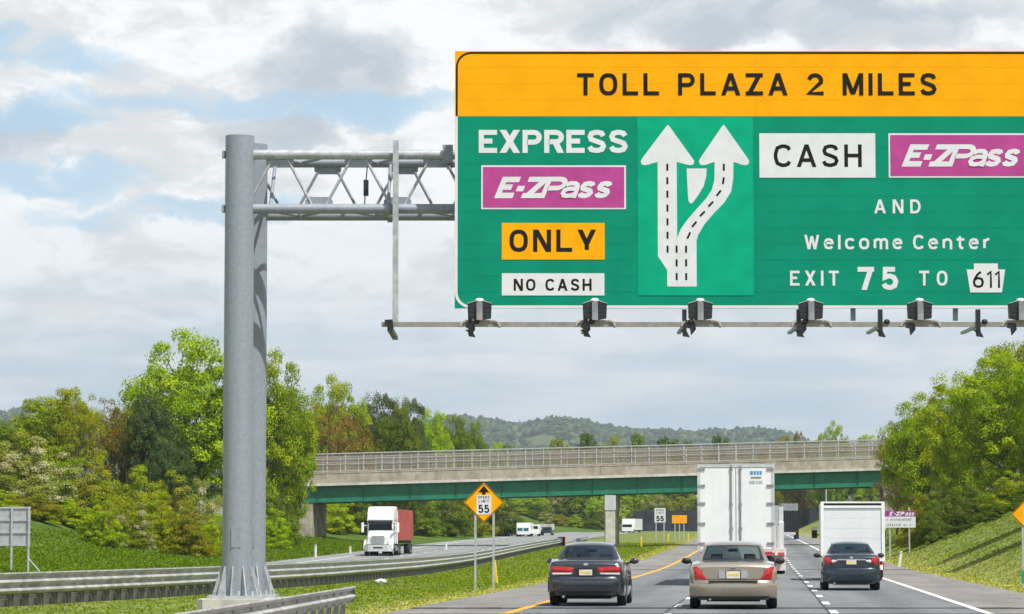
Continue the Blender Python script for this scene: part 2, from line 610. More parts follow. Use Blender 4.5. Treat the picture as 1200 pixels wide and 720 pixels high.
def terrain():
    rows = []
    for Y in YS:
        L, Lr, S, Y0, Rr = lleft(Y), lright(Y), shl(Y), yel(Y), shr(Y)
        far = 1.0 + max(0, Y - 300) / 900.0
        xs = [L - q * far for q in (900, 500, 280, 160, 100, 70)] + [L - q for q in (52, 42, 34, 29, 25, 21, 17, 14, 11.5, 10, 8, 6, 4.5, 3, 1.5, 0.6, 0)]
        xs += [Lr + (S - Lr) * q for q in (0, .06, .14, .25, .38, .5, .62, .75, .86, .94, 1)]
        xs += [Rr] + [Rr + q for q in (0.5, 1, 1.6, 2.4, 3.4, 4.6, 6, 7.6, 9.4, 11, 12, 13.5, 16, 20, 26, 34, 44, 58, 75)] + [Rr + q * far for q in (110, 170, 280, 500, 900)]
        rows.append([(x, Y, gz(x, Y) - (0.03 if L - 0.01 <= x <= Rr + 0.01 and not (Lr + 0.4 < x < S - 0.1) else 0.0)) for x in xs])
    mb = MB()
    mb.quadgrid(rows, flip=True)
    m = bpy.data.materials.new('grass_ground')
    m.use_nodes = True
    t = NT(m.node_tree)
    b = m.node_tree.nodes['Principled BSDF']
    g = t.n('ShaderNodeNewGeometry').outputs['Position']
    n1 = t.noise(t.mapping(g, (0.10, 0.05, 0.1)), 1.0, 5, 0.6)
    n2 = t.noise(t.mapping(g, (0.7, 0.35, 0.7)), 1.0, 6, 0.65)
    n3 = t.noise(g, 7.0, 4, 0.7)
    at_ = t.n('ShaderNodeAttribute', attribute_name='dry')
    green = t.mix(t.ramp(n2.outputs[0], 0.3, 0.7), (0.042, 0.095, 0.006), (0.085, 0.14, 0.011))
    yellowish = t.mix(t.ramp(n2.outputs[0], 0.3, 0.7), (0.215, 0.245, 0.05), (0.37, 0.355, 0.12))
    f = t.math('ADD', at_.outputs['Fac'], t.math('MULTIPLY', t.math('SUBTRACT', n1.outputs[0], 0.5), 0.9), clamp=True)
    f = t.math('ADD', f, t.math('MULTIPLY', t.math('SUBTRACT', n2.outputs[0], 0.5), 0.5), clamp=True)
    c = t.mix(f, green, yellowish)
    c = t.mix(t.math('MULTIPLY', t.ramp(n3.outputs[0], 0.45, 0.75), 0.35), c, (0.04, 0.07, 0.012))
    t.l(c, b.inputs['Base Color'])
    b.inputs['Roughness'].default_value = 0.95
    b.inputs['Specular IOR Level'].default_value = 0.15
    bp = t.n('ShaderNodeBump')
    bp.inputs['Strength'].default_value = 0.7
    bp.inputs['Distance'].default_value = 0.12
    t.l(n3.outputs[0], bp.inputs['Height'])
    t.l(bp.outputs[0], b.inputs['Normal'])
    o = mb.build('ground', m, smooth=60)
    me = o.data
    a = me.attributes.new('dry', 'FLOAT', 'POINT')
    dat = []
    for v in me.vertices:
        X, Y = v.co.x, v.co.y
        S, Rr = shl(Y), shr(Y)
        dd = 0.0
        if X > Rr - 1:
            dd = 0.52 + 0.35 * max(0, 1 - (X - Rr) / 3.5)
            if X > Rr + 14:
                dd = 0.15
        elif X > lright(Y):
            dd = max(0.12, 0.85 - (S - X) / 4.0)
            dd = max(dd, 0.42)
        else:
            dd = 0.0
        dat.append(dd)
    a.data.foreach_set('value', dat)
    tag(o, kind='structure')


terrain()


def asphalt(name, c1, c2, tracks=0.0, lanes=()):
    m = bpy.data.materials.new(name)
    m.use_nodes = True
    t = NT(m.node_tree)
    b = m.node_tree.nodes['Principled BSDF']
    lat = t.n('ShaderNodeAttribute', attribute_name='lat').outputs['Fac']
    lon = t.n('ShaderNodeAttribute', attribute_name='lon').outputs['Fac']
    cv = t.n('ShaderNodeCombineXYZ')
    t.l(lat, cv.inputs[0])
    t.l(lon, cv.inputs[1])
    g = cv.outputs[0]
    n1 = t.noise(t.mapping(g, (0.9, 0.05, 1)), 1.0, 5, 0.6)
    n2 = t.noise(t.mapping(g, (0.25, 0.09, 1)), 1.0, 5, 0.6)
    n3 = t.noise(t.mapping(g, (9, 9, 9)), 3.0, 3, 0.7)
    c = t.mix(t.ramp(n1.outputs[0], 0.3, 0.7), c1, c2)
    c = t.mix(t.math('MULTIPLY', t.ramp(n2.outputs[0], 0.4, 0.7), 0.6), c, tuple(q * 0.72 for q in c1))
    for lc in lanes:     # oil line in the middle of a lane
        q = t.math('ABSOLUTE', t.math('SUBTRACT', lat, lc))
        k = t.math('SUBTRACT', 1.0, t.ramp(q, 0.15, 0.75))
        c = t.mix(t.math('MULTIPLY', k, 0.42), c, tuple(q_ * 0.6 for q_ in c1))
    for sx in tracks or ():   # sealed seams along the lane lines
        q = t.math('ABSOLUTE', t.math('SUBTRACT', lat, t.math('ADD', sx, t.math('MULTIPLY', t.math('SUBTRACT', n1.outputs[0], 0.5), 0.12))))
        k = t.math('LESS_THAN', q, 0.04)
        c = t.mix(t.math('MULTIPLY', k, 0.75), c, (0.03, 0.03, 0.03))
    n4 = t.noise(t.mapping(g, (0.55, 0.16, 1)), 1.0, 6, 0.62, 0.6)
    ck = t.math('LESS_THAN', t.math('ABSOLUTE', t.math('SUBTRACT', n4.outputs[0], 0.5)), 0.0035)
    c = t.mix(t.math('MULTIPLY', ck, 0.6), c, (0.04, 0.04, 0.04))
    c = t.mix(t.math('MULTIPLY', t.ramp(n3.outputs[0], 0.45, 0.7), 0.25), c, tuple(q * 0.6 for q in c1))
    t.l(c, b.inputs['Base Color'])
    b.inputs['Roughness'].default_value = 0.85
    b.inputs['Specular IOR Level'].default_value = 0.3
    bp = t.n('ShaderNodeBump')
    bp.inputs['Strength'].default_value = 0.25
    bp.inputs['Distance'].default_value = 0.01
    t.l(n3.outputs[0], bp.inputs['Height'])
    t.l(bp.outputs[0], b.inputs['Normal'])
    return m


def strip(name, fa, fb, dz, m, ys, ref, nx=2, parent=None, kind='structure'):
    rows, lat, lon = [], [], []
    for Y in ys:
        a, b = fa(Y), fb(Y)
        r = []
        for i in range(nx):
            x = a + (b - a) * i / (nx - 1)
            r.append((x, Y, zroad(Y) + dz))
            lat.append(x - ref(Y))
            lon.append(Y)
        rows.append(r)
    mb = MB()
    mb.quadgrid(rows, flip=True)
    o = mb.build(name, m, parent)
    for nm, d in (('lat', lat), ('lon', lon)):
        at_ = o.data.attributes.new(nm, 'FLOAT', 'POINT')
        at_.data.foreach_set('value', d)
    if parent is None:
        tag(o, kind=kind)
    return o


A_LANE = asphalt('lane_asphalt', (0.155, 0.165, 0.165), (0.205, 0.212, 0.208), (3.45, 6.95), (1.75, 5.2, 8.7))
A_SHO = asphalt('shoulder_asphalt', (0.195, 0.187, 0.168), (0.255, 0.243, 0.215))
A_LEFT = asphalt('oncoming_asphalt', (0.23, 0.235, 0.225), (0.29, 0.29, 0.275), (3.6, 7.2), (5.4, 9.0))
strip('road', yel, redge, 0.004, A_LANE, YS_ROAD, yel, 4)
strip('left_shoulder', shl, yel, 0.0, A_SHO, YS_ROAD, yel)
strip('right_shoulder', redge, shr, 0.0, A_SHO, YS_ROAD, yel)
strip('oncoming_road', lleft, lright, 0.002, A_LEFT, YS_ROAD, lleft, 3)

MK_W = pmat('white_road_paint', (0.74, 0.74, 0.71), 0.7, 0, 0.10, 2.0, coords='Object')
MK_Y = pmat('yellow_road_paint', (0.72, 0.36, 0.02), 0.7, 0, 0.12, 1.0)
strip('yellow_edge_line', lambda y: yel(y) + 0.02, lambda y: yel(y) + 0.24, 0.010, MK_Y, YS_ROAD, yel)
strip('white_edge_line', lambda y: redge(y) - 0.20, lambda y: redge(y) - 0.02, 0.010, MK_W, YS_ROAD, yel)
strip('oncoming_edge_line', lambda y: lleft(y) + 2.2, lambda y: lleft(y) + 2.38, 0.008, MK_W, YS_ROAD, yel)


def dashes(name, fx, y0, y1, pitch, ln, w, dz):
    mb = MB()
    y = y0
    while y < y1:
        a, b = y, y + ln
        mb.poly([(fx(a) - w / 2, a, zroad(a) + dz), (fx(a) + w / 2, a, zroad(a) + dz), (fx(b) + w / 2, b, zroad(b) + dz), (fx(b) - w / 2, b, zroad(b) + dz)])
        y += pitch
    tag(mb.build(name, MK_W), kind='structure')


dashes('lane_dashes', lambda y: yel(y) + 3.55, 24, 420, 9.4, 3.2, 0.17, 0.011)
dashes('lane_dashes', lambda y: yel(y) + 7.05, 27, 420, 9.4, 3.2, 0.17, 0.011)
dashes('oncoming_lane_dashes', lambda y: lleft(y) + 5.9, 100, 480, 12, 3.2, 0.17, 0.010)
dashes('oncoming_lane_dashes', lambda y: lleft(y) + 9.5, 106, 480, 12, 3.2, 0.17, 0.010)
# cast shadow bands across the carriageway, painted as flat dark strips
BAND_SHADE = pmat('painted_shadow', (0.022, 0.022, 0.022), 0.6, 0, 0.2, 1)
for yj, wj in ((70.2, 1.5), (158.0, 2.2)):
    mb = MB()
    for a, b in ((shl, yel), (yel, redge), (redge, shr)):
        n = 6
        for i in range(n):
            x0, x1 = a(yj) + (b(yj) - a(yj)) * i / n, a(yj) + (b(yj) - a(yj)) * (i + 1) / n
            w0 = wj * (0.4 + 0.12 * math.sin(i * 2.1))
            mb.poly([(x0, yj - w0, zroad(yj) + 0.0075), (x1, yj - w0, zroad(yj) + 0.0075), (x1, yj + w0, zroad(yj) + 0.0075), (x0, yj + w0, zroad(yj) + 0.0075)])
    tag(mb.build('painted_shadow_band', BAND_SHADE), kind='structure')


# ------------------------------------------------------------------ grass blades (nobody could count them)
def grass():
    rng = np.random.default_rng(3)
    V, Fc, T = [], [], []

    def add(n, fx0, fx1, y0, y1, h, w, dry):
        for _ in range(n):
            q = rng.random()
            Y = y0 + (y1 - y0) * q ** 1.6
            x0, x1 = fx0(Y), fx1(Y)
            X = x0 + (x1 - x0) * rng.random()
            z = gz(X, Y) - 0.01
            hh = h * (0.5 + rng.random()) * (1 + Y / 260)
            ww = w * (1 + Y / 160)
            a = rng.random() * PI
            tn = rng.random()
            for k in range(3):
                aa = a + k * 1.05
                dx, dy = math.cos(aa) * ww, math.sin(aa) * ww
                lx, ly = rng.normal(0, 0.9) * hh, rng.normal(0, 0.9) * hh
                b = len(V)
                V.extend([(X - dx, Y - dy, z), (X + dx, Y + dy, z), (X + lx, Y + ly, z + hh)])
                Fc.append((b, b + 1, b + 2))
                T.extend([(tn * (0.25 if X < lleft(Y) else 0.8), dry(X, Y) + 0.12 * rng.normal(), 0, 1)] * 3)
    add(38000, lambda y: railx(y) + 0.3, lambda y: shl(y) + 0.18 * math.sin(y * 3.1) * math.sin(y * 1.3), 34, 340, 0.035, 0.017, lambda X, Y: 0.42 + 0.42 * max(0, 1 - (shl(Y) - X) / 2.5))
    add(28000, lambda y: shr(y) - 0.15 * math.sin(y * 2.7) * math.sin(y * 1.1), lambda y: shr(y) + 11, 75, 330, 0.04, 0.02, lambda X, Y: 0.45 + 0.35 * max(0, 1 - (X - shr(Y)) / 3.0))
    add(26000, lambda y: lleft(y) - 13, lambda y: lleft(y) - 0.1, 110, 300, 0.06, 0.026, lambda X, Y: 0.12)
    me = bpy.data.meshes.new('grass')
    me.from_pydata(V, [], Fc)
    ca = me.color_attributes.new('tint', 'FLOAT_COLOR', 'POINT')
    ca.data.foreach_set('color', np.array(T, dtype=np.float32).ravel())
    me.materials.append(leaf_mat('grass_blade', (0.09, 0.165, 0.007), (0.27, 0.335, 0.02), (0.52, 0.49, 0.15)))
    tag(put('grass', me), kind='stuff')


grass()


# ------------------------------------------------------------------ the median barrier
def beam_profile(kind):
    """(out, z) profile of a corrugated rail, z from the bottom"""
    h, waves = (0.505, 2.5) if kind == 'thrie' else (0.312, 1.75)
    n = 22 if kind == 'thrie' else 15
    return [(0.05 + 0.05 * math.cos(2 * PI * waves * (1 - i / n) - 0.6), h * i / n) for i in range(n + 1)]


def beam(name, fx, ys, z0, side, kind, parent, off, m, zf=None, th=0.012):
    prof = beam_profile(kind)
    ring = [(o, z) for o, z in prof] + [(o - th, z) for o, z in prof[::-1]]
    rows = []
    for y in ys:
        e = 0.5
        dx = (fx(y + e) - fx(y - e)) / (2 * e)
        nx, ny = 1 / math.hypot(1, dx), -dx / math.hypot(1, dx)
        z = (zf or zroad)(y)
        rows.append([(fx(y) + side * (off + o) * nx, y + side * (off + o) * ny, z + z0 + h) for o, h in ring])
    mb = MB()
    mb.quadgrid(rows, wrap_v=True, flip=(side > 0))
    mb.poly(rows[0])
    mb.poly(rows[-1][::-1])
    return mb.build(name, m, parent, smooth=50)


def median_barrier():
    t = thing('guardrail', 'long double sided steel guardrail curving between the grass median and the oncoming road', 'guardrail', (railx(110), 110, 0))
    inv = Matrix.Translation((-railx(110), -110, 0))

    def fix(o):
        o.data.transform(inv)
        return o
    ys = [44 + i * 2.0 for i in range(131)]
    fix(beam('rail', railx, ys, 0.275, 1, 'thrie', t, 0.10, M['rail']))
    fix(beam('rail', railx, ys, 0.275, -1, 'thrie', t, 0.10, M['rail']))
    fix(beam('rub_rail', railx, ys, 0.16, -1, 'w', t, 0.07, M['rail'], th=0.02))
    st_ = strip('footing_strip', lambda y: railx(y) - 0.22, lambda y: railx(y) - 0.12, 0.15, M['conc_pale'], ys, railx, 2, t)
    sk = MB()
    sk.quadgrid([[(railx(y) - 0.12, y, zroad(y) - 0.3), (railx(y) - 0.12, y, zroad(y) + 0.15)] for y in ys])
    fix(st_)
    fix(sk.build('footing_strip', M['conc_pale'], t))
    pm = MB()
    pm.box(-0.045, 0.045, -0.075, -0.06, -0.3, 0.70)
    pm.box(-0.045, 0.045, 0.06, 0.075, -0.3, 0.70)
    pm.box(-0.008, 0.008, -0.06, 0.06, -0.3, 0.70)
    pme = pm.mesh('post', M['post'])
    y = 50.0
    k = 0
    while y < 304:
        dx = (railx(y + .5) - railx(y - .5))
        ang = -math.atan(dx)
        put('post', pme, t, (railx(y) - railx(110), y - 110, zroad(y)), (0, 0, ang))
        k += 1
        y += 1.0 if y < 225 else 2.0
    # blunt end with a cushion box
    e = MB()
    e.box(-0.35, 0.35, 0, 1.2, -0.1, 0.85, ch=0.08)
    e.build('end_cushion', M['trim'], t, (railx(305) - railx(110), 305 - 110, zroad(305)), smooth=40)


median_barrier()


def pier_rail():
    t = thing('guardrail', 'short pale guardrail length running past the bridge pier', 'guardrail', (6.5, 312, zroad(312)))
    f = lambda y: 6.2 + 0.055 * (y - 300) + (0.0016 * (y - 300) ** 2 if y < 300 else 0)
    o = beam('rail', f, [283 + i * 3 for i in range(20)], 0.35, 1, 'w', t, 0.0, M['galv_light'])
    o.data.transform(Matrix.Translation((-6.5, -312, -zroad(312))))
    pm = MB()
    pm.box(-0.05, 0.05, -0.08, 0.08, -0.2, 0.68)
    pme = pm.mesh('post', M['post'])
    for i in range(14):
        y = 284 + i * 4
        put('post', pme, t, (f(y) - 6.5 - 0.06, y - 312, zroad(y) - zroad(312)))


pier_rail()


def near_rail():
    """W-beam in the bottom left corner, ending beside the gantry footing"""
    D0 = 58.0
    P0 = at(405, 687, D0)
    P1 = at(205, 716.5, 37.0)
    sx = (P0.x - P1.x) / (P0.y - P1.y)
    fx = lambda y: P1.x + sx * (y - P1.y)
    zt = lambda y: P1.z + (P0.z - P1.z) * (y - P1.y) / (P0.y - P1.y) - 0.70
    t = thing('guardrail', 'nearer guardrail end with blunt terminal in the bottom left foreground beside the gantry foot', 'guardrail', (P0.x, P0.y, zt(P0.y)))
    inv = Matrix.Translation((-P0.x, -P0.y, -zt(P0.y)))
    ys = [14 + i * 2.0 for i in range(23)]
    o = beam('rail', fx, ys, 0.388, 1, 'w', t, 0.10, M['rail'], zt)
    o.data.transform(inv)
    # flared, turned-in end shoe
    e = MB()
    for z0, z1 in ((0.40, 0.69),):
        rows = []
        for i in range(7):
            a = i / 6 * PI * 0.95
            rows.append([(0.10 - 0.10 * (1 - math.cos(a)) + 0.06, 0.14 * math.sin(a), z0 + 0.0), (0.10 - 0.10 * (1 - math.cos(a)) + 0.075, 0.14 * math.sin(a), (z0 + z1) / 2), (0.10 - 0.10 * (1 - math.cos(a)) + 0.06, 0.14 * math.sin(a), z1)])
        e.quadgrid(rows)
        e.quadgrid(rows, flip=True)
    e.build('end_shoe', M['rail'], t, smooth=60)
    pm = MB()
    pm.box(-0.05, 0.05, -0.09, -0.075, -0.6, 0.66)
    pm.box(-0.05, 0.05, 0.075, 0.09, -0.6, 0.66)
    pm.box(-0.01, 0.01, -0.075, 0.075, -0.6, 0.66)
    pme = pm.mesh('post', M['post'])
    bl = MB()
    bl.box(0.05, 0.12, -0.07, 0.07, 0.40, 0.68)
    blm = bl.mesh('spacer_block', M['post'])
    y = 57.4
    while y > 14:
        o = put('post', pme, t, (fx(y) - P0.x, y - P0.y, zt(y) - zt(P0.y)))
        put('spacer_block', blm, o)
        y -= 1.9 if y < 52 else 1.3


near_rail()
# ------------------------------------------------------------------ lettering: strokes of constant width


def arc(cx, cy, rx, ry, a0, a1, n=10):
    return [(cx + rx * math.cos(R(a0 + (a1 - a0) * i / n)), cy + ry * math.sin(R(a0 + (a1 - a0) * i / n))) for i in range(n + 1)]


def oval(p=2.5, n=28, y0=0.0, y1=1.0):
    r = []
    for i in range(n):
        a = 2 * PI * i / n + PI / 2
        c, s = math.cos(a), math.sin(a)
        r.append((0.5 + 0.5 * math.copysign(abs(c) ** (2 / p), c), (y0 + y1) / 2 + (y1 - y0) / 2 * math.copysign(abs(s) ** (2 / p), s)))
    return r + [r[0]]


S_CURVE = [(0.97, 0.80), (0.86, 0.95), (0.62, 1.0), (0.40, 1.0), (0.14, 0.94), (0.04, 0.77), (0.12, 0.61), (0.38, 0.535), (0.62, 0.475), (0.88, 0.39), (0.98, 0.23), (0.86, 0.06), (0.58, 0.0), (0.40, 0.0), (0.12, 0.05), (0.0, 0.21)]
C_CURVE = [(1.0, 0.80), (0.90, 0.94), (0.66, 1.0), (0.44, 1.0), (0.12, 0.90), (0.0, 0.62), (0.0, 0.38), (0.12, 0.10), (0.44, 0.0), (0.66, 0.0), (0.90, 0.06), (1.0, 0.20)]
XH = 0.72


def low(pts):
    return [(x, y * XH) for x, y in pts]


GLYPH = {
    'T': (.60, [[(0, 1), (1, 1)], [(.5, 1), (.5, 0)]]),
    'O': (.66, [oval()]),
    'L': (.54, [[(0, 1), (0, 0), (1, 0)]]),
    'P': (.60, [[(0, 0), (0, 1), (.62, 1)] + arc(.62, .73, .38, .27, 90, -90, 8)[1:] + [(.1, .46)]]),
    'R': (.62, [[(0, 0), (0, 1), (.62, 1)] + arc(.62, .74, .38, .26, 90, -90, 8)[1:] + [(.1, .48)], [(.5, .48), (1, 0)]]),
    'A': (.72, [[(0, 0), (.5, 1)], [(.5, 1), (1, 0)], [(.2, .27), (.8, .27)]]),
    'Z': (.62, [[(0, 1), (1, 1)], [(1, 1), (0, 0)], [(0, 0), (1, 0)]]),
    'M': (.78, [[(0, 0), (0, 1)], [(0, 1), (.5, .06)], [(.5, .06), (1, 1)], [(1, 0), (1, 1)]]),
    'I': (.0, [[(0, 1), (0, 0)]]),
    'E': (.56, [[(1, 1), (0, 1), (0, 0), (1, 0)], [(0, .52), (.84, .52)]]),
    'S': (.60, [S_CURVE]),
    'X': (.66, [[(0, 1), (1, 0)], [(0, 0), (1, 1)]]),
    'N': (.64, [[(0, 0), (0, 1)], [(0, 1), (1, 0)], [(1, 0), (1, 1)]]),
    'Y': (.68, [[(0, 1), (.5, .44)], [(.5, .44), (1, 1)], [(.5, .52), (.5, 0)]]),
    'C': (.62, [C_CURVE]),
    'H': (.62, [[(0, 0), (0, 1)], [(1, 0), (1, 1)], [(0, .51), (1, .51)]]),
    'D': (.62, [[(0, 0), (0, 1), (.5, 1)] + arc(.5, .5, .5, .5, 90, -90, 10)[1:] + [(0, 0)]]),
    'W': (.94, [[(0, 1), (.26, 0)], [(.26, 0), (.5, .9)], [(.5, .9), (.74, 0)], [(.74, 0), (1, 1)]]),
    '2': (.60, [[(0.02, .76)] + arc(.5, .70, .48, .30, 165, -20, 10) + [(0, 0), (1, 0)]]),
    '7': (.60, [[(0, 1), (1, 1)], [(1, 1), (.34, 0)]]),
    '5': (.62, [[(.94, 1), (.12, 1), (.05, .52), (.3, .62), (.55, .63), (.85, .54), (1, .33), (.9, .1), (.6, 0), (.38, 0), (.12, .06), (0, .2)]]),
    '6': (.60, [[(.80, 1), (.42, .82), (.1, .52), (0, .30), (.1, .08), (.4, 0), (.62, 0), (.9, .08), (1, .29), (.9, .5), (.62, .57), (.38, .57), (.12, .48)]]),
    '1': (.24, [[(0, .80), (1, 1), (1, 0)]]),
    '-': (.30, [[(0, .45), (1, .45)]]),
    'e': (.56, [[(0.04, .42 * 1)] + [(.98, .42)] + [(.98, .52), (.84, .68), (.5, .74), (.16, .66), (0, .42), (0, .30), (.16, .06), (.5, 0), (.8, .03), (.96, .14)]]),
    'l': (.0, [[(0, 1), (0, 0)]]),
    'c': (.54, [[(x, y * .74) for x, y in C_CURVE]]),
    'o': (.58, [[(x, y * .74) for x, y in oval()]]),
    'm': (.90, [[(0, 0), (0, .74)], [(0, .5), (.12, .70), (.28, .74), (.42, .70), (.5, .55), (.5, 0)], [(.5, .5), (.62, .70), (.78, .74), (.92, .70), (1, .55), (1, 0)]]),
    'n': (.54, [[(0, 0), (0, .74)], [(0, .48), (.22, .68), (.5, .74), (.82, .68), (1, .5), (1, 0)]]),
    't': (.40, [[(.4, .98), (.4, .18), (.55, .03), (1, 0)], [(0, .72), (1, .72)]]),
    'r': (.38, [[(0, 0), (0, .74)], [(0, .45), (.3, .66), (.65, .74), (1, .72)]]),
    'a': (.56, [[(.05, .62), (.3, .74), (.68, .74), (.93, .64), (1, .48), (1, 0)], [(.96, .42), (.4, .43), (.06, .34), (0, .18), (.14, .03), (.42, 0), (.72, .03), (.96, .14)]]),
    's': (.54, [[(x, y * .74) for x, y in S_CURVE]]),
    'i': (.0, [[(0, .74), (0, 0)], [(0, 1), (0, .92)]]),
}


def ribbon(pts, hw):
    """left and right outline of a stroke with mitred joints"""
    n = len(pts)
    closed = n > 3 and pts[0] == pts[-1]
    P = [Vector((x, y)) for x, y in pts]
    if closed:
        P = P[:-1]
        n -= 1
    Lp, Rp = [], []
    for i in range(n):
        if closed:
            a, b, c = P[i - 1], P[i], P[(i + 1) % n]
            d0, d1 = (b - a).normalized(), (c - b).normalized()
        else:
            d0 = (P[i] - P[i - 1]).normalized() if i > 0 else None
            d1 = (P[i + 1] - P[i]).normalized() if i < n - 1 else None
            d0 = d0 if d0 is not None else d1
            d1 = d1 if d1 is not None else d0
        n0, n1 = Vector((-d0.y, d0.x)), Vector((-d1.y, d1.x))
        m = n0 + n1
        if m.length < 1e-4:
            m = n0.copy()
        m.normalize()
        k = min(1.0 / max(m.dot(n0), 0.30), 1.45)
        Lp.append(P[i] + m * hw * k)
        Rp.append(P[i] - m * hw * k)
    if closed:
        Lp.append(Lp[0])
        Rp.append(Rp[0])
    return Lp, Rp


def text_width(s, h, sw, gap, wgap, wscale):
    w = 0
    for i, ch in enumerate(s):
        if ch == ' ':
            w += wgap - gap
            continue
        w += GLYPH[ch][0] * h * wscale * (1 if GLYPH[ch][0] else 0) + sw + (gap if i < len(s) - 1 else 0)
    return w


def letters(s, x0, x1, z0, h, sw, y, out, wscale=1.0, wgap_ratio=3.2, shear=0.0):
    """flat letters filling x0..x1 on the plane of constant y, cap height h from z0; out(mesh) takes each"""
    nat = text_width(s, h - sw, sw, 0, 0, wscale)
    ng = sum(1 for i, ch in enumerate(s[:-1]) if ch != ' ' and s[i + 1] != ' ')
    nw = s.count(' ')
    gap = (x1 - x0 - h * shear - nat) / max(ng + nw * wgap_ratio, 1)
    x = x0
    hh = h - sw
    for i, ch in enumerate(s):
        if ch == ' ':
            x += gap * wgap_ratio
            continue
        mb = MB()
        wf, strokes = GLYPH[ch]
        w = wf * hh * wscale
        for ns, st in enumerate(strokes):
            pts = [(x + sw / 2 + px * w, z0 + sw / 2 + py * hh) for px, py in st]
            if len(st) > 2 and st[-1][0] == .1:      # bowls stop just inside the stem
                pts[-1] = (x + sw * 0.9, pts[-1][1])
            (ax, az), (bx, bz) = pts[0], pts[-1]
            if len(pts) == 2 and abs(ax - bx) > 1e-6 and abs(az - bz) > 1e-6:
                # slanting stroke, cut level at top and bottom
                if az > bz:
                    (ax, az), (bx, bz) = (bx, bz), (ax, az)
                wh = sw * math.hypot(bx - ax, bz - az) / (bz - az)
                wh = min(wh, sw * 1.7)
                lo, hi = x + wh / 2, x + w + sw - wh / 2
                ax, bx = min(max(ax, lo), hi), min(max(bx, lo), hi)
                Lp = [Vector((ax - wh / 2, az - sw / 2)), Vector((bx - wh / 2, bz + sw / 2))]
                Rp = [Vector((ax + wh / 2, az - sw / 2)), Vector((bx + wh / 2, bz + sw / 2))]
            else:
                if len(pts) == 2:          # square ends out to the letter's outline
                    d = Vector((bx - ax, bz - az)).normalized() * (sw / 2)
                    e0, e1 = (1, 1) if st[0][1] in (0, 1) and st[1][1] in (0, 1) else (0, 0)
                    if az != bz:
                        pts = [(ax - d.x * e0, az - d.y * e0), (bx + d.x * e1, bz + d.y * e1)]
                    else:
                        pts = [(ax - d.x * (1 if st[0][0] == 0 and az != z0 + 9 else 0), az), (bx + d.x * (1 if st[1][0] == 1 else 0), bz)]
                elif pts[0] != pts[-1]:    # square the open ends out to the letter's outline
                    for k0, k1 in ((0, 1), (-1, -2)):
                        gx, gz_ = st[k0]
                        dx, dz = pts[k0][0] - pts[k1][0], pts[k0][1] - pts[k1][1]
                        if abs(dx) < 1e-6 and gz_ in (0, 1):
                            pts[k0] = (pts[k0][0], pts[k0][1] + math.copysign(sw / 2, dz))
                        elif abs(dz) < 1e-6 and gx in (0, 1):
                            pts[k0] = (pts[k0][0] + math.copysign(sw / 2, dx), pts[k0][1])
                Lp, Rp = ribbon(pts, sw / 2)
            yy = y - 0.0012 * ns
            b = len(mb.v)
            for a, c in zip(Lp, Rp):
                for q in (a, c):
                    mb.v.append((q.x + (q.y - z0) * shear, yy, q.y))
            for k in range(len(Lp) - 1):
                mb.f.append((b + 2 * k, b + 2 * k + 1, b + 2 * k + 3, b + 2 * k + 2))
                mb.m.append(0)
        out(mb)
        nxt = s[i + 1] if i + 1 < len(s) else ''
        x += w + sw + (gap if nxt != ' ' else 0)


def wbuild(mb, name, mats, parent, smooth=None):
    """build from world coordinates under an unrotated parent (and grandparent)"""
    me = mb.mesh(name, mats, smooth)
    off = Vector((0, 0, 0))
    p = parent
    while p is not None:
        off -= p.location
        p = p.parent
    me.transform(Matrix.Translation(off))
    return put(name, me, parent)


# ------------------------------------------------------------------ the overhead sign
SY = 59.0


def sx_(u):
    return at(u, 210, SY).x


def sz_(v):
    return at(880, v, SY).z


def rect(mb, u0, u1, v0, v1, y, d=0.003):
    mb.box(sx_(u0), sx_(u1), y - d, y, sz_(v1), sz_(v0))
    return mb


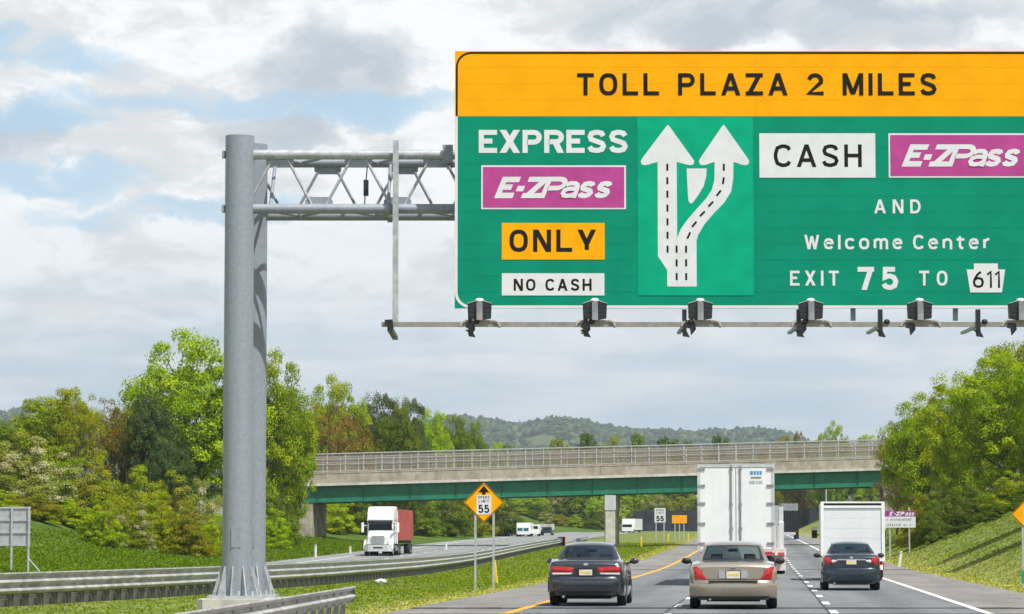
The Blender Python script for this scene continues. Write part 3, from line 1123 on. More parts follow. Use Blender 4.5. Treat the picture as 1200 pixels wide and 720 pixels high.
def overhead_sign():
    UL, UR, VT, VM, VB = 533, 1243, 60, 136.5, 361.5
    t = thing('overhead_sign', 'huge green and amber overhead sign reading TOLL PLAZA 2 MILES on the gantry', 'road sign', (sx_((UL + UR) / 2), SY, sz_(VB)))
    # extruded sheeting planks, in two widths either side of the seam
    seam = 886
    rows = []
    for i in range(4):
        rows.append((VT + (VM - VT) * i / 4, VT + (VM - VT) * (i + 1) / 4, 's_amber'))
    for i in range(12):
        rows.append((VM + (VB - VM) * i / 12, VM + (VB - VM) * (i + 1) / 12, 's_green'))
    g = 0.0011
    rnd = random.Random(5)
    for v0, v1, mt in rows:
        for ua, ub in ((UL, seam), (seam, UR)):
            mb = MB()
            dy = rnd.uniform(-0.0008, 0.0008)
            mb.box(sx_(ua) + (g if ua != UL else 0), sx_(ub) - (g if ub != UR else 0), SY + dy, SY + 0.05, sz_(v1) + g, sz_(v0) - g)
            wbuild(mb, 'plank', M[mt], t)
    bk = MB()
    for u in (560, 700, 820, 1000, 1120, 1220):
        bk.box(sx_(u) - 0.05, sx_(u) + 0.05, SY + 0.055, SY + 0.20, sz_(VB) + 0.1, sz_(VT) - 0.1)
    wbuild(bk, 'back_stiffeners', M['alu'], t)
    fy = SY - 0.004
    # borders
    def border(pts, w, mat, nm):
        mb = MB()
        Lp, Rp = ribbon(pts, w / 2)
        for k in range(len(Lp) - 1):
            q = [Rp[k], Rp[k + 1], Lp[k + 1], Lp[k]]
            mb.poly([(a.x, fy, a.y) for a in q])
        wbuild(mb, nm, mat, t)
    px = SY / F
    r = 17 * px
    xl, xr = sx_(UL) + 2.2 * px, sx_(UR) - 2.2 * px
    zt, zm, zb = sz_(VT) - 2.2 * px, sz_(VM), sz_(VB) + 1.8 * px
    border([(xl, zm)] + arc(xl + r, zt - r, r, r, 180, 90, 8) + arc(xr - r, zt - r, r, r, 90, 0, 8) + [(xr, zm)], 2.3 * px, M['s_black'], 'black_border')
    xl2, xr2 = sx_(UL) + 1.7 * px, sx_(UR) - 1.7 * px
    border([(xl2, zm)] + arc(xl2 + r, zb + r, r, r, 180, 270, 8) + arc(xr2 - r, zb + r, r, r, 270, 360, 8) + [(xr2, zm)], 3.2 * px, M['s_white'], 'white_border')

    def words(s, u0, u1, v0, v1, sw, mat, y=fy, **kw):
        letters(s, sx_(u0), sx_(u1), sz_(v1), sz_(v0) - sz_(v1), sw * px, y - 0.002, lambda mb: wbuild(mb, 'letter', mat, t), **kw)

    words('TOLL PLAZA 2 MILES', 676.5, 1099, 86, 112, 4.8, M['s_black'], wgap_ratio=3.6, wscale=1.16)
    words('EXPRESS', 561, 736, 152.5, 179.5, 6.0, M['s_white'], wscale=1.3)
    words('AND', 1024, 1078.5, 234, 250.3, 2.9, M['s_white'], wscale=1.12)
    words('Welcome Center', 942, 1160, 275.5, 292.5, 2.9, M['s_white'], wgap_ratio=2.4, wscale=1.1)
    words('EXIT', 925, 982, 317.5, 335, 3.0, M['s_white'])
    words('75', 1004, 1051.5, 313, 340, 5.8, M['s_white'], wscale=1.06)
    words('TO', 1076, 1109, 317.5, 335, 3.0, M['s_white'])

    def panel(nm, u0, u1, v0, v1, mat, y=fy, d=0.004):
        mb = MB()
        rect(mb, u0, u1, v0, v1, y, d)
        return wbuild(mb, nm, mat, t)
    py_ = fy - 0.004
    panel('amber_panel', 588, 708.5, 261.5, 304.5, M['s_yellow'])
    words('ONLY', 597, 698.5, 269.3, 295.5, 5.0, M['s_black'], y=py_, wscale=1.18)
    panel('white_panel', 588, 708, 320.5, 346.5, M['s_white'])
    words('NO CASH', 602, 693, 327, 341, 2.6, M['s_black'], y=py_, wscale=1.12)
    panel('white_panel', 890, 1026, 156.5, 208.5, M['s_white'])
    words('CASH', 907, 1010, 169.5, 196, 4.3, M['s_black'], y=py_, wscale=1.16)
    for (a, b, c, d), (la, lb, lc, ld) in (((564, 733.5, 194, 245.5), (579, 718.5, 207.5, 232.5)), ((1041.5, 1212, 156.5, 208.5), (1056.5, 1197, 169.5, 195.5))):
        panel('white_panel', a, b, c, d, M['s_white'])
        panel('purple_panel', a + 2, b - 2, c + 2, d - 2, M['s_purple'], py_)
        h = sz_(lc) - sz_(ld)
        x0, z0 = sx_(la), sz_(ld)
        yq = py_ - 0.006
        put_l = lambda mb: wbuild(mb, 'logo_letter', M['s_white'], t)
        for ch, xo, sw, ws, sh, dy in (('E', 0, 6.4, 1.42, .41, 0), ('Z', 31.5, 6.0, 1.75, .41, 0), ('P', 53.5, 5.6, 1.70, .41, .004), ('a', 76.5, 5.0, 1.3, .36, .008), ('s', 96.5, 5.6, 1.14, .36, 0), ('s', 116.5, 5.6, 1.14, .36, .004)):
            letters(ch, x0 + xo * px, x0 + (xo + 30) * px, z0, h, sw * px, yq - dy, put_l, wscale=ws, shear=sh)
        mb = MB()
        mb.prism([(x0 + q * px, -(z0 + r_ * px)) for q, r_ in ((25.5, 8), (34, 8), (36.5, 14.5), (28, 14.5))], 0, 0.003, Matrix(((1, 0, 0, 0), (0, 0, 1, yq - 0.003), (0, -1, 0, 0), (0, 0, 0, 1))))
        put_l(mb)
    # brighter arrow panel
    panel('arrow_panel', 747, 882.5, 137.5, 346.5, M['s_green2'])

    def shape(pts, mat, nm, y=py_):
        mb = MB()
        mb.prism([(sx_(740 + x * 150 / 514), -sz_(140 + q * 210 / 720)) for x, q in pts], 0, 0.003, Matrix(((1, 0, 0, 0), (0, 0, 1, y - 0.003), (0, -1, 0, 0), (0, 0, 0, 1))))
        return wbuild(mb, nm, mat, t)
    # crop coordinates (514 x 720) of the arrow drawing
    left = [(142, 672), (142, 606), (105, 550), (105, 172)]
    left += [(88, 176), (66, 183), (50, 185), (40, 180), (38, 168), (44, 156)]
    left += [(140, 30), (147, 22), (154, 30), (244, 156), (252, 168), (250, 180), (240, 185), (224, 183), (200, 176), (182, 172), (182, 470), (182, 672)]
    shape(left, M['s_white'], 'white_arrow')
    right = [(182.6, 672), (182.6, 474), (198, 440), (225, 402), (262, 360), (300, 318), (322, 285), (333, 245), (334, 172)]
    right += [(318, 176), (300, 183), (284, 185), (274, 180), (271, 168), (277, 156), (364, 30), (371, 22), (378, 30), (466, 156), (473, 168), (470, 180), (460, 185), (444, 183), (424, 176), (410, 172)]
    right += [(408, 240), (400, 290), (372, 335), (330, 378), (292, 422), (266, 466), (260, 490), (260, 672)]
    shape(right, M['s_white'], 'white_arrow')
    shape([(222, 198), (302, 198), (300, 230), (290, 268), (268, 305), (245, 336), (237, 339), (229, 330), (226, 300), (223, 230)], M['s_white'], 'white_gore')
    mb = MB()
    dl = []
    for y in (193, 247, 301, 357, 412, 466, 522):
        dl.append((144, y, 0))
    for y in (522, 577, 632):
        dl += [(180, y, 0), (218, y, 0)]
    dl += [(371, 193, 0), (369, 247, -10), (350, 297, -38), (318, 341, -45), (284, 380, -45), (251, 422, -40), (229, 467, -25)]
    for cx, cy, ang in dl:
        c, s = math.cos(R(-ang)), math.sin(R(-ang))
        pts = []
        for ox, oy in ((-4, 14), (4, 14), (4, -14), (-4, -14)):
            X, Y_ = cx + ox * c - oy * s, cy + ox * s + oy * c
            pts.append((sx_(740 + X * 150 / 514), py_ - 0.0065, sz_(140 + Y_ * 210 / 720)))
        mb.poly(pts)
    wbuild(mb, 'lane_dashes', M['s_black'], t)
    # keystone route shield
    mb = MB()
    ks = [(1140, 309), (1168, 309), (1168, 316), (1176.5, 316), (1172.5, 343), (1135.5, 343), (1131.5, 316), (1140, 316)]
    mb.prism([(sx_(u), -sz_(v)) for u, v in ks], 0, 0.003, Matrix(((1, 0, 0, 0), (0, 0, 1, fy - 0.004), (0, -1, 0, 0), (0, 0, 0, 1))))
    wbuild(mb, 'route_shield', M['s_white'], t)
    words('611', 1138.5, 1170.5, 317.5, 337.5, 2.7, M['s_black'], y=fy - 0.004)
    return t


overhead_sign()

# ------------------------------------------------------------------ the gantry
GY = 60.0
GB = 61.3


def gantry():
    xc = at(279.5, 420, GY).x
    zt = at(279, 160, GY).z
    ztc, zbc = at(400, 181.5, GY).z, at(400, 245, GY).z
    xr = 15.6
    xb = at(295.5, 420, GB).x - xc      # the far frame sits a little to the right: the road is not square to us
    base_z = at(279, 698, GY).z - 0.02
    t = thing('sign_gantry', 'grey galvanised steel gantry with twin columns and lattice truss holding the overhead sign', 'gantry', (xc, GY, base_z))
    cr = 0.285

    def column(x, y, zb):
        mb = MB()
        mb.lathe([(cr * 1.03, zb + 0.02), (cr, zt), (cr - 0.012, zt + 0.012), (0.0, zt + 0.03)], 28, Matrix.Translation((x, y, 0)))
        c = wbuild(mb, 'column', M['galv'], t, 40)
        pl = MB()
        pl.box(x - 0.53, x + 0.53, y - 0.5, y + 0.5, zb - 0.045, zb + 0.02)
        wbuild(pl, 'base_plate', M['galv_light'], c)
        for k in range(10):
            a = 2 * PI * k / 10 + 0.15
            mb = MB()
            Mx = Matrix.Translation((x, y, zb + 0.02)) @ Matrix.Rotation(a, 4, 'Z') @ Matrix.Rotation(R(90), 4, 'X')
            mb.prism([(cr - 0.02, 0), (cr + 0.20, 0), (cr + 0.18, 0.06), (cr + 0.03, 0.56), (cr - 0.02, 0.58)], -0.011, 0.011, Mx)
            wbuild(mb, 'stiffener', M['galv_light'], c)
            bb = MB()
            aa = a + PI / 10
            bb.lathe([(0, 0.09), (0.028, 0.085), (0.03, 0.0)], 8, Matrix.Translation((x + 0.46 * math.cos(aa), y + 0.42 * math.sin(aa), zb + 0.018)))
            wbuild(bb, 'anchor_bolt', M['galv_light'], c, 40)
        hh = MB()
        hh.box(x - 0.09, x + 0.09, y - cr - 0.012, y - cr + 0.03, zb + 0.95, zb + 1.35)
        wbuild(hh, 'hand_hole_cover', M['galv'], c)
        for zc in (ztc, zbc):
            mb = MB()
            mb.box(x - cr - 0.06, x - cr - 0.005, y - 0.08, y + 0.08, zc - 0.07, zc + 0.07)
            wbuild(mb, 'band_lug', M['galv'], c)
        return c
    for x in (xc, xr):
        column(x, GY, base_z)
        column(x + xb, GB, base_z)
    rc = 0.098
    for y in (GY, GB):
        for z in (ztc, zbc):
            mb = MB()
            xo = xb if y == GB else 0
            mb.tube([(xc + xo + 0.2, y, z), (xr + xo - 0.2, y, z)], rc, 16)
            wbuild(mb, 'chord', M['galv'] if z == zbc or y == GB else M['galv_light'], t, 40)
            for xf in ((at(460, 200, GY).x - 0.1) if z == zbc else at(525, 200, GY).x,):    # bolted chord flange
                mb = MB()
                mb.tube([(xf - 0.05, y, z), (xf + 0.05, y, z)], rc + 0.035, 16)
                wbuild(mb, 'chord_flange', M['galv'], t, 40)
    # lattice: panel points alternate between the chords
    p = at(375, 200, GY).x - at(329, 200, GY).x
    x0 = at(328, 200, GY).x
    rd = 0.029
    nP = int((xr - x0) / (2 * p)) + 1
    for face, y, off in (('near', GY, 0.0), ('far', GB, p * 1.12)):
        xs = x0 + off - 2 * p
        k = 0
        while xs < xr - 0.4:
            # xs is a top point; bottom points at xs - p and xs + p
            for dx in (-p, p):
                xa, xb = xs + dx * 0.17, xs + dx * 0.83
                if min(xa, xb) > xc - 0.1 and max(xa, xb) < xr - 0.25:
                    mb = MB()
                    mb.tube([(xa, y, ztc - rc * 0.6), (xb, y, zbc + rc * 0.6)], rd, 8)
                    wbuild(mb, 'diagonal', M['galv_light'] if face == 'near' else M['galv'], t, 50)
            for xq, zq, sgn in ((xs, ztc, -1), (xs + p, zbc, 1)):
                if xc + 0.4 < xq < xr - 0.4:
                    mb = MB()
                    Mx = Matrix.Translation((xq, y, zq)) @ Matrix.Rotation(R(90), 4, 'X')
                    w = 0.27
                    mb.prism([(-w, 0), (w, 0), (w, sgn * 0.17), (w * 0.72, sgn * 0.235), (-w * 0.72, sgn * 0.235), (-w, sgn * 0.17)], -0.010, 0.010, Mx)
                    wbuild(mb, 'gusset', M['galv'], t)
            xs += 2 * p
    # lacing between the near and far chords, top and bottom
    xs = xc + 0.35
    k = 0
    while xs < xr - 1.0:
        for z in (ztc, zbc):
            mb = MB()
            a, b = (GY, GB) if k % 2 == 0 else (GB, GY)
            mb.tube([(xs, a, z), (xs + p * 1.0, b, z)], 0.035, 8)
            wbuild(mb, 'lacing', M['galv'], t, 50)
        if k % 3 == 0:
            mb = MB()
            mb.tube([(xs + 0.25, GY, zbc), (xs + 0.25, GB, ztc)], 0.035, 8)
            wbuild(mb, 'sway_brace', M['galv'], t, 50)
        xs += p
        k += 1
    # plates where the sign hangs and hangers behind it
    for u in (560, 700, 820, 1000, 1120, 1220):
        mb = MB()
        x = sx_(u)
        mb.box(x - 0.045, x + 0.045, SY + 0.205, SY + 0.30, sz_(375), sz_(150))
        mb.box(x - 0.045, x + 0.045, SY + 0.30, GY - rc * 0.9, ztc - 0.06, ztc + 0.06)
        mb.box(x - 0.045, x + 0.045, SY + 0.30, GY - rc * 0.9, zbc - 0.06, zbc + 0.06)
        wbuild(mb, 'sign_hanger', M['galv'], t)
    for u0, u1, v0, v1 in ((519, 531, 170, 184),):
        mb = MB()
        mb.box(at(u0, 180, GY).x, at(u1, 180, GY).x, GY - 0.16, GY - 0.11, at(500, 192, GY).z, at(500, 171, GY).z)
        wbuild(mb, 'clamp_plate', M['galv'], t)
    # concrete footings under each pair
    for x in (xc, xr):
        mb = MB()
        g = gz(x, GY)
        mb.box(x - 0.72, x + 0.72, GY - 0.72, GB + 0.72, min(g, base_z) - 0.5, base_z - 0.045, ch=0.12)
        f = wbuild(mb, 'footing', M['conc_pale'], t)
    # small hanging tag on the truss
    mb = MB()
    x = at(429, 220, GY).x
    mb.tube([(x + 0.02, GY + 0.4, ztc), (x - 0.02, GY + 0.4, ztc - 0.45), (x - 0.05, GY + 0.4, zbc + 0.1)], 0.012, 6)
    mb.box(x - 0.07, x + 0.03, GY + 0.38, GY + 0.42, zbc + 0.30, zbc + 0.62)
    wbuild(mb, 'cable_tag', M['black_metal'], t)


gantry()


# ------------------------------------------------------------------ lights in front of the sign
LY = 57.2


def lights():
    zr = at(700, 380.5, LY).z
    xl, xr = at(447, 380, LY).x, at(1262, 380, LY).x
    t = thing('lighting_rail', 'slim tan rail running under the overhead sign on an upright steel hanger', 'rail', ((xl + xr) / 2, LY, zr))
    mb = MB()
    mb.box(xl, xr, LY - 0.03, LY + 0.03, zr - 0.045, zr + 0.045)
    wbuild(mb, 'rail', M['tan_rail'], t)
    mb = MB()
    mb.box(xl, xr, LY + 0.10, LY + 0.14, zr + 0.0, zr + 0.05)
    wbuild(mb, 'conduit', M['tan_rail'], t)
    # free-standing upright at the left and the arms that carry the rail
    xh = at(457.5, 270, LY).x
    mb = MB()
    mb.box(xh - 0.055, xh + 0.055, GY - 0.31, GY - 0.19, at(457, 384, GY).z, at(457, 167, GY).z)
    wbuild(mb, 'hanger', M['galv_light'], t)
    mb = MB()
    mb.box(xh - 0.05, xh + 0.05, LY - 0.05, GY - 0.2, zr - 0.12, zr - 0.045)
    wbuild(mb, 'arm', M['black_metal'], t)
    mb = MB()
    mb.prism([(-0.10, 0.08), (0.05, 0.09), (0.07, -0.10), (0.02, -0.18), (-0.02, -0.08), (-0.09, 0.02)], -0.05, 0.05, Matrix.Translation((xh, LY - 0.08, zr)) @ Matrix.Rotation(R(90), 4, 'X'))
    wbuild(mb, 'arm_cap', M['black_metal'], t)
    for u in (551, 686, 802, 936, 1031.5, 1146, 1230):
        x = at(u, 380, LY).x
        b = MB()
        b.box(x - 0.04, x + 0.04, LY - 0.06, LY + 0.06, zr - 0.12, zr + 0.28)
        b.prism([(-0.10, -0.10), (0.03, -0.10), (0.10, -0.24), (-0.03, -0.22), (-0.04, -0.14)], -0.04, 0.04, Matrix.Translation((x, LY, zr)) @ Matrix.Rotation(R(90), 4, 'X'))
        b.sphere((x + 0.12, LY - 0.04, zr + 0.05), 0.06, 0.06, 0.05)
        o = wbuild(b, 'bracket', M['black_metal'], t, 30)
        a = MB()
        a.box(x - 0.035, x + 0.035, LY + 0.145, SY + 0.20, zr - 0.05, zr + 0.0)
        wbuild(a, 'arm', M['galv'], t)
    # luminaires
    proto = None
    for i, (u, lab) in enumerate(((562, 'black floodlight box on the rail under the sign corner, leftmost of the row'), (697, 'black floodlight box on the rail below the NO CASH panel'), (820.5, 'black floodlight box on the rail below the twin arrow panel'), (950, 'black floodlight box on the rail below the word EXIT'), (1077.5, 'black floodlight box on the rail below the word TO'), (1196, 'black floodlight box on the rail cut by the right photo edge'))):
        x = at(u, 370, LY).x
        if proto is None:
            L = thing('floodlight', lab, 'floodlight', (x, LY, zr + 0.045), 0, 'floodlights under the overhead sign')
            b = MB()
            b.box(-0.055, 0.055, -0.16, 0.12, 0.03, 0.36)
            b.build('ballast_box', M['grey_paint'], L)
            for sx in (-1, 1):
                b = MB()
                b.prism([(0.058, 0.04), (0.215, 0.07), (0.225, 0.335), (0.058, 0.385)], -0.09, 0.10, Matrix.Scale(sx, 4, (1, 0, 0)) @ Matrix.Rotation(R(90), 4, 'X'))
                h = b.build('reflector_hood', M['black_metal'], L)
                b = MB()
                b.prism([(0.062, 0.386), (0.228, 0.338), (0.228, 0.35), (0.062, 0.402)], -0.10, 0.11, Matrix.Scale(sx, 4, (1, 0, 0)) @ Matrix.Rotation(R(90), 4, 'X'))
                b.build('hood_lid', M['galv_light'], h)
                b = MB()
                for k in range(3):
                    b.box(sx * 0.14 - 0.07, sx * 0.14 + 0.07, -0.108, -0.102, 0.11 + k * 0.08, 0.13 + k * 0.08)
                b.build('louvre', M['dark_lens'], h)
            b = MB()
            b.sphere((0, -0.02, 0.40), 0.085, 0.1, 0.05)
            b.build('cap', M['white_paint'], L, smooth=60)
            b = MB()
            b.box(-0.26, 0.26, -0.05, 0.05, 0.0, 0.035)
            b.tube([(-0.26, -0.02, 0.02), (-0.33, -0.06, -0.02), (-0.36, -0.08, -0.09)], 0.028, 8)
            b.tube([(0.26, -0.02, 0.02), (0.34, -0.06, -0.01), (0.38, -0.08, -0.10)], 0.032, 8)
            b.build('yoke', M['tan_rail'], L, smooth=40)
            b = MB()
            b.prism([(-0.24, -0.02), (-0.10, -0.02), (-0.08, -0.14), (-0.17, -0.25), (-0.19, -0.12), (-0.26, -0.10)], -0.05, 0.05, Matrix.Rotation(R(90), 4, 'X'))
            b.build('clamp', M['black_metal'], L)
            proto = L
        else:
            L = copy_tree(proto)
            L.location = (x, LY, zr + 0.045)
            L['label'] = lab


lights()


# ------------------------------------------------------------------ the bridge
def bridge():
    A, B = at(360, 589.7, 293.0), at(1025, 570.3, 305.0)
    ax = Vector((B.x - A.x, B.y - A.y, 0))
    Lg = ax.length
    ax.normalize()
    nrm = Vector((0.08, 1.0, 0)).normalized()    # along the road under it: the bridge is skewed
    slope = (B.z - A.z) / Lg
    Wd = 10.5

    def P(s, w, h):
        return Vector((A.x, A.y, A.z)) + ax * s + nrm * w + Vector((0, 0, slope * s + h))
    t = thing('road_bridge', 'concrete and green steel road bridge crossing over both carriageways', 'bridge', (P(27, 5, 0).x, P(27, 5, 0).y, zroad(300)))

    def seg(mb, s0, s1, w0, w1, h0, h1):
        p = [P(s0, w0, h0), P(s1, w0, h0), P(s1, w1, h0), P(s0, w1, h0), P(s0, w0, h1), P(s1, w0, h1), P(s1, w1, h1), P(s0, w1, h1)]
        b = len(mb.v)
        mb.v.extend([tuple(q) for q in p])
        for q in ((0, 3, 2, 1), (4, 5, 6, 7), (0, 1, 5, 4), (1, 2, 6, 5), (2, 3, 7, 6), (3, 0, 4, 7)):
            mb.f.append(tuple(b + i for i in q))
            mb.m.append(mb.mi)
    S0, S1 = -0.2, 57.5
    e0, e1 = -9.0, 70.0
    for w in (0.0, 2.9, 5.8, 8.7):
        mb = MB()
        seg(mb, S0, S1, w - 0.02, w + 0.02, 0.10, 1.55)
        seg(mb, S0, S1, w - 0.26, w + 0.26, 0.0, 0.10)
        seg(mb, S0, S1, w - 0.22, w + 0.22, 1.50, 1.56)
        k = S0 + 1.2
        while k < S1 and w == 0.0:
            seg(mb, k - 0.015, k + 0.015, w - 0.16, w + 0.16, 0.11, 1.49)
            k += 4.5
        wbuild(mb, 'girder', M['beam_green'], t)
    mb = MB()
    seg(mb, e0, e1, -0.62, 9.3, 1.57, 1.80)
    wbuild(mb, 'deck', M['conc_pale'], t)
    for w0, w1 in ((-0.55, -0.22), (8.95, 9.25)):
        s = e0
        while s < e1:
            mb = MB()
            seg(mb, s + 0.012, min(s + 5.4, e1) - 0.012, w0, w1, 1.805, 2.72)
            seg(mb, s + 0.012, min(s + 5.4, e1) - 0.012, w0 - 0.035, w1 + 0.035, 2.725, 2.84)
            wbuild(mb, 'parapet_panel', M['conc'], t)
            s += 5.4
        s = e0 + 0.4
        while s < e1:
            mb = MB()
            wm = (w0 + w1) / 2
            seg(mb, s - 0.05, s + 0.05, wm - 0.05, wm + 0.05, 2.84, 4.68)
            wbuild(mb, 'fence_post', M['galv_light'], t)
            s += 1.76
        for h in (2.95, 3.62, 4.10, 4.62):
            mb = MB()
            wm = (w0 + w1) / 2 - 0.08
            seg(mb, e0 + 0.3, e1 - 0.3, wm - 0.022, wm + 0.022, h - (0.045 if h > 4.5 else 0.028), h + (0.045 if h > 4.5 else 0.028))
            wbuild(mb, 'fence_rail', M['galv_light'], t)
    # woven wire: real wires joined to one part on each side
    for wm in (-0.36, 9.12):
        mb = MB()
        s = e0 + 0.4
        while s < e1 - 0.3:
            p = [P(s, wm, 2.95), P(s + 0.045, wm, 2.95), P(s + 0.045, wm, 4.6), P(s, wm, 4.6)]
            mb.poly(p)
            s += 0.135
        h = 3.0
        while h < 4.6:
            mb.poly([P(e0 + 0.4, wm - 0.004, h), P(e1 - 0.4, wm - 0.004, h), P(e1 - 0.4, wm - 0.004, h + 0.035), P(e0 + 0.4, wm - 0.004, h + 0.035)])
            h += 0.12
        o = wbuild(mb, 'wire_mesh', M['mesh'], t)
        o['kind'] = 'stuff'
    # piers: a row of square columns under the middle
    s_mid = (at(714, 600, 301).x - A.x) / ax.x
    for i, w in enumerate((0.0, 4.4, 8.6)):
        c = P(s_mid, w, 0)
        zb = zroad(c.y) - 0.4
        mb = MB()
        a = 0.56
        mb.box(c.x - a + 0.06, c.x + a - 0.06, c.y - a + 0.06, c.y + a - 0.06, zb, c.z - 1.55, ch=0.07)
        o = wbuild(mb, 'pier_column', M['conc_pale'], t)
        mb = MB()
        mb.box(c.x - a, c.x + a, c.y - a, c.y + a, c.z - 1.545, c.z - 0.10, ch=0.07)
        wbuild(mb, 'column_head', M['conc_cap'], o)
        mb = MB()
        mb.box(c.x - 0.3, c.x + 0.3, c.y - 0.3, c.y + 0.3, c.z - 0.095, c.z - 0.003)
        wbuild(mb, 'bearing', M['black_metal'], o)
    # abutments
    for s0, s1, side in ((-8.9, 0.55, 1), (57.6, 69.0, -1)):
        mb = MB()
        zb = zroad(300) - 1.0 + (0 if side > 0 else 0.5)
        p0, p1 = P(s0, -0.2, 0), P(s1, 9.2, 0)
        q = [P(s0, -0.2, 0), P(s1, -0.2, 0), P(s1, 9.2, 0), P(s0, 9.2, 0)]
        b = len(mb.v)
        for z_ in (0, 1):
            for k in q:
                mb.v.append((k.x, k.y, zb if z_ == 0 else k.z - 0.02))
        for f in ((0, 3, 2, 1), (4, 5, 6, 7), (0, 1, 5, 4), (1, 2, 6, 5), (2, 3, 7, 6), (3, 0, 4, 7)):
            mb.f.append(tuple(b + i for i in f))
            mb.m.append(0)
        wbuild(mb, 'abutment', M['conc_old'], t)
        mb = MB()
        seg(mb, s0 if side > 0 else S1 + 0.02, S0 - 0.02 if side > 0 else s1, -0.15, 9.1, 0.0, 1.565)
        wbuild(mb, 'back_wall', M['conc_old'], t)


M['mesh'] = pmat('fence_wire', (0.27, 0.225, 0.165), 0.7, 0.1, 0.1, 4)
M['conc_cap'] = pmat('grey_painted_concrete', (0.50, 0.52, 0.52), 0.85, 0, 0.06, 2)
bridge()


# ------------------------------------------------------------------ roadside signs
def post_mesh(h, r=0.035):
    mb = MB()
    mb.box(-r, r, -r * 0.8, -r * 0.5, -0.4, h)
    mb.box(-r, -r * 0.7, -r * 0.5, r * 0.8, -0.4, h)
    mb.box(r * 0.7, r, -r * 0.5, r * 0.8, -0.4, h)
    return mb


def flat_letters(parent, s, x0, x1, z0, h, sw, y, mat, **kw):
    letters(s, x0, x1, z0, h, sw, y, lambda mb: mb.build('letter', mat, parent), **kw)


def speed_ahead():
    D = 98.0
    c = at(567, 589, D)
    base = gz(c.x, D)
    lab = 'yellow diamond sign with black arrow over SPEED LIMIT 55 standing in the grass median'
    t = thing('warning_sign', lab, 'road sign', (c.x, D, base), -0.03, 'speed limit ahead diamonds')
    h = c.z - base
    r = 0.645
    d = MB()
    Mx = Matrix.Translation((0, 0, h)) @ Matrix.Rotation(R(90), 4, 'X') @ Matrix.Rotation(R(45), 4, 'Z')
    a = r / math.sqrt(2)
    q = 0.07
    pts = []
    for cx, cy, a0 in ((a - q, -a + q, -90), (a - q, a - q, 0), (-a + q, a - q, 90), (-a + q, -a + q, 180)):
        pts += arc(cx, cy, q, q, a0, a0 + 90, 4)
    d.prism(pts, -0.0, 0.006, Mx)
    face = d.build('diamond_panel', M['s_yellow'], t)
    # black border line
    Lp, Rp = ribbon([(x * 0.955, y * 0.955) for x, y in pts] + [(pts[0][0] * 0.955, pts[0][1] * 0.955)], 0.010)
    b = MB()
    for k in range(len(Lp) - 1):
        b.poly([Mx @ Vector((p.x, p.y, 0.009)) for p in (Lp[k], Rp[k], Rp[k + 1], Lp[k + 1])])
    b.build('border', M['s_black'], t)
    b = MB()
    b.prism([(-0.175, h + 0.32), (0.175, h + 0.32), (0.0, h + 0.54)], -0.01, -0.007, Matrix(((1, 0, 0, 0), (0, 0, 1, 0), (0, 1, 0, 0), (0, 0, 0, 1))))
    b.box(-0.055, 0.055, -0.0101, -0.0071, h + 0.245, h + 0.322)
    b.build('arrow', M['s_black'], t)
    b = MB()
    b.box(-0.235, 0.235, -0.012, -0.0065, h - 0.38, h + 0.235)
    b.build('white_panel', M['s_white'], t)
    flat_letters(t, 'SPEED', -0.185, 0.185, h + 0.12, 0.085, 0.016, -0.014, M['s_black'])
    flat_letters(t, 'LIMIT', -0.165, 0.165, h + 0.0, 0.085, 0.016, -0.014, M['s_black'])
    flat_letters(t, '55', -0.175, 0.175, h - 0.335, 0.26, 0.05, -0.014, M['s_black'], wscale=0.86)
    for x in (-0.27, 0.31):
        post_mesh(h + 0.25 - 0.0).build('post', M['galv_light'], t, (x, 0.035, 0))
    b = MB()
    b.box(-0.34, 0.38, 0.008, 0.03, h + 0.1, h + 0.16)
    b.build('cross_bar', M['galv'], t)
    # the twin on the right hand side
    c2 = at(1208.5, 603, D)
    t2 = copy_tree(t)
    base2 = gz(c2.x - 0.3, D) - 0.05
    t2.location = (c2.x, D, c2.z - h)
    t2['label'] = 'yellow diamond sign with green post band on right bank, cut by the edge'
    for ch in [o for o in COL.objects if o.parent == t2]:
        if ch.name.startswith('post') and ch.location.x < 0:
            g = MB()
            g.box(-0.055, 0.055, -0.045, 0.03, 0.62 + (base2 - t2.location.z) * 0, 1.0)
            g.build('reflector_band', M['green_band'], ch)
    return t


speed_ahead()


def left_sign_back():
    D = 126.0
    p0, p1 = at(-38, 594, D), at(35, 640, D)
    base = gz(p1.x, D)
    cx = (p0.x + p1.x) / 2
    t = thing('highway_sign', 'unpainted grey back of a large sign with crossing stiffeners at the left edge', 'road sign', (cx, D, base), 0.10)
    w = (p1.x - p0.x) / 2
    z0, z1 = p1.z - base, p0.z - base
    for i in range(3):
        mb = MB()
        a, b = z0 + (z1 - z0) * i / 3, z0 + (z1 - z0) * (i + 1) / 3
        mb.box(-w, w, 0.0, 0.02, a + 0.008, b - 0.008)
        mb.build('panel', M['alu'], t)
    for i in range(4):
        mb = MB()
        z = z0 + 0.04 + (z1 - z0 - 0.08) * i / 3
        mb.box(-w - 0.01, w + 0.01, -0.05, -0.005, z - 0.035, z + 0.035)
        mb.build('stiffener', M['galv_light'], t)
    for x in (-w + 0.12, -0.15, w * 0.42, w - 0.06):
        mb = MB()
        mb.box(x - 0.04, x + 0.04, -0.12, -0.052, -0.5, z1)
        mb.build('post', M['galv_light'], t)
    mb = MB()
    mb.tube([(w - 0.06, -0.08, z0 * 0.55), (w + 0.55, -0.1, -0.1)], 0.035, 6)
    mb.build('brace', M['galv_light'], t)


left_sign_back()


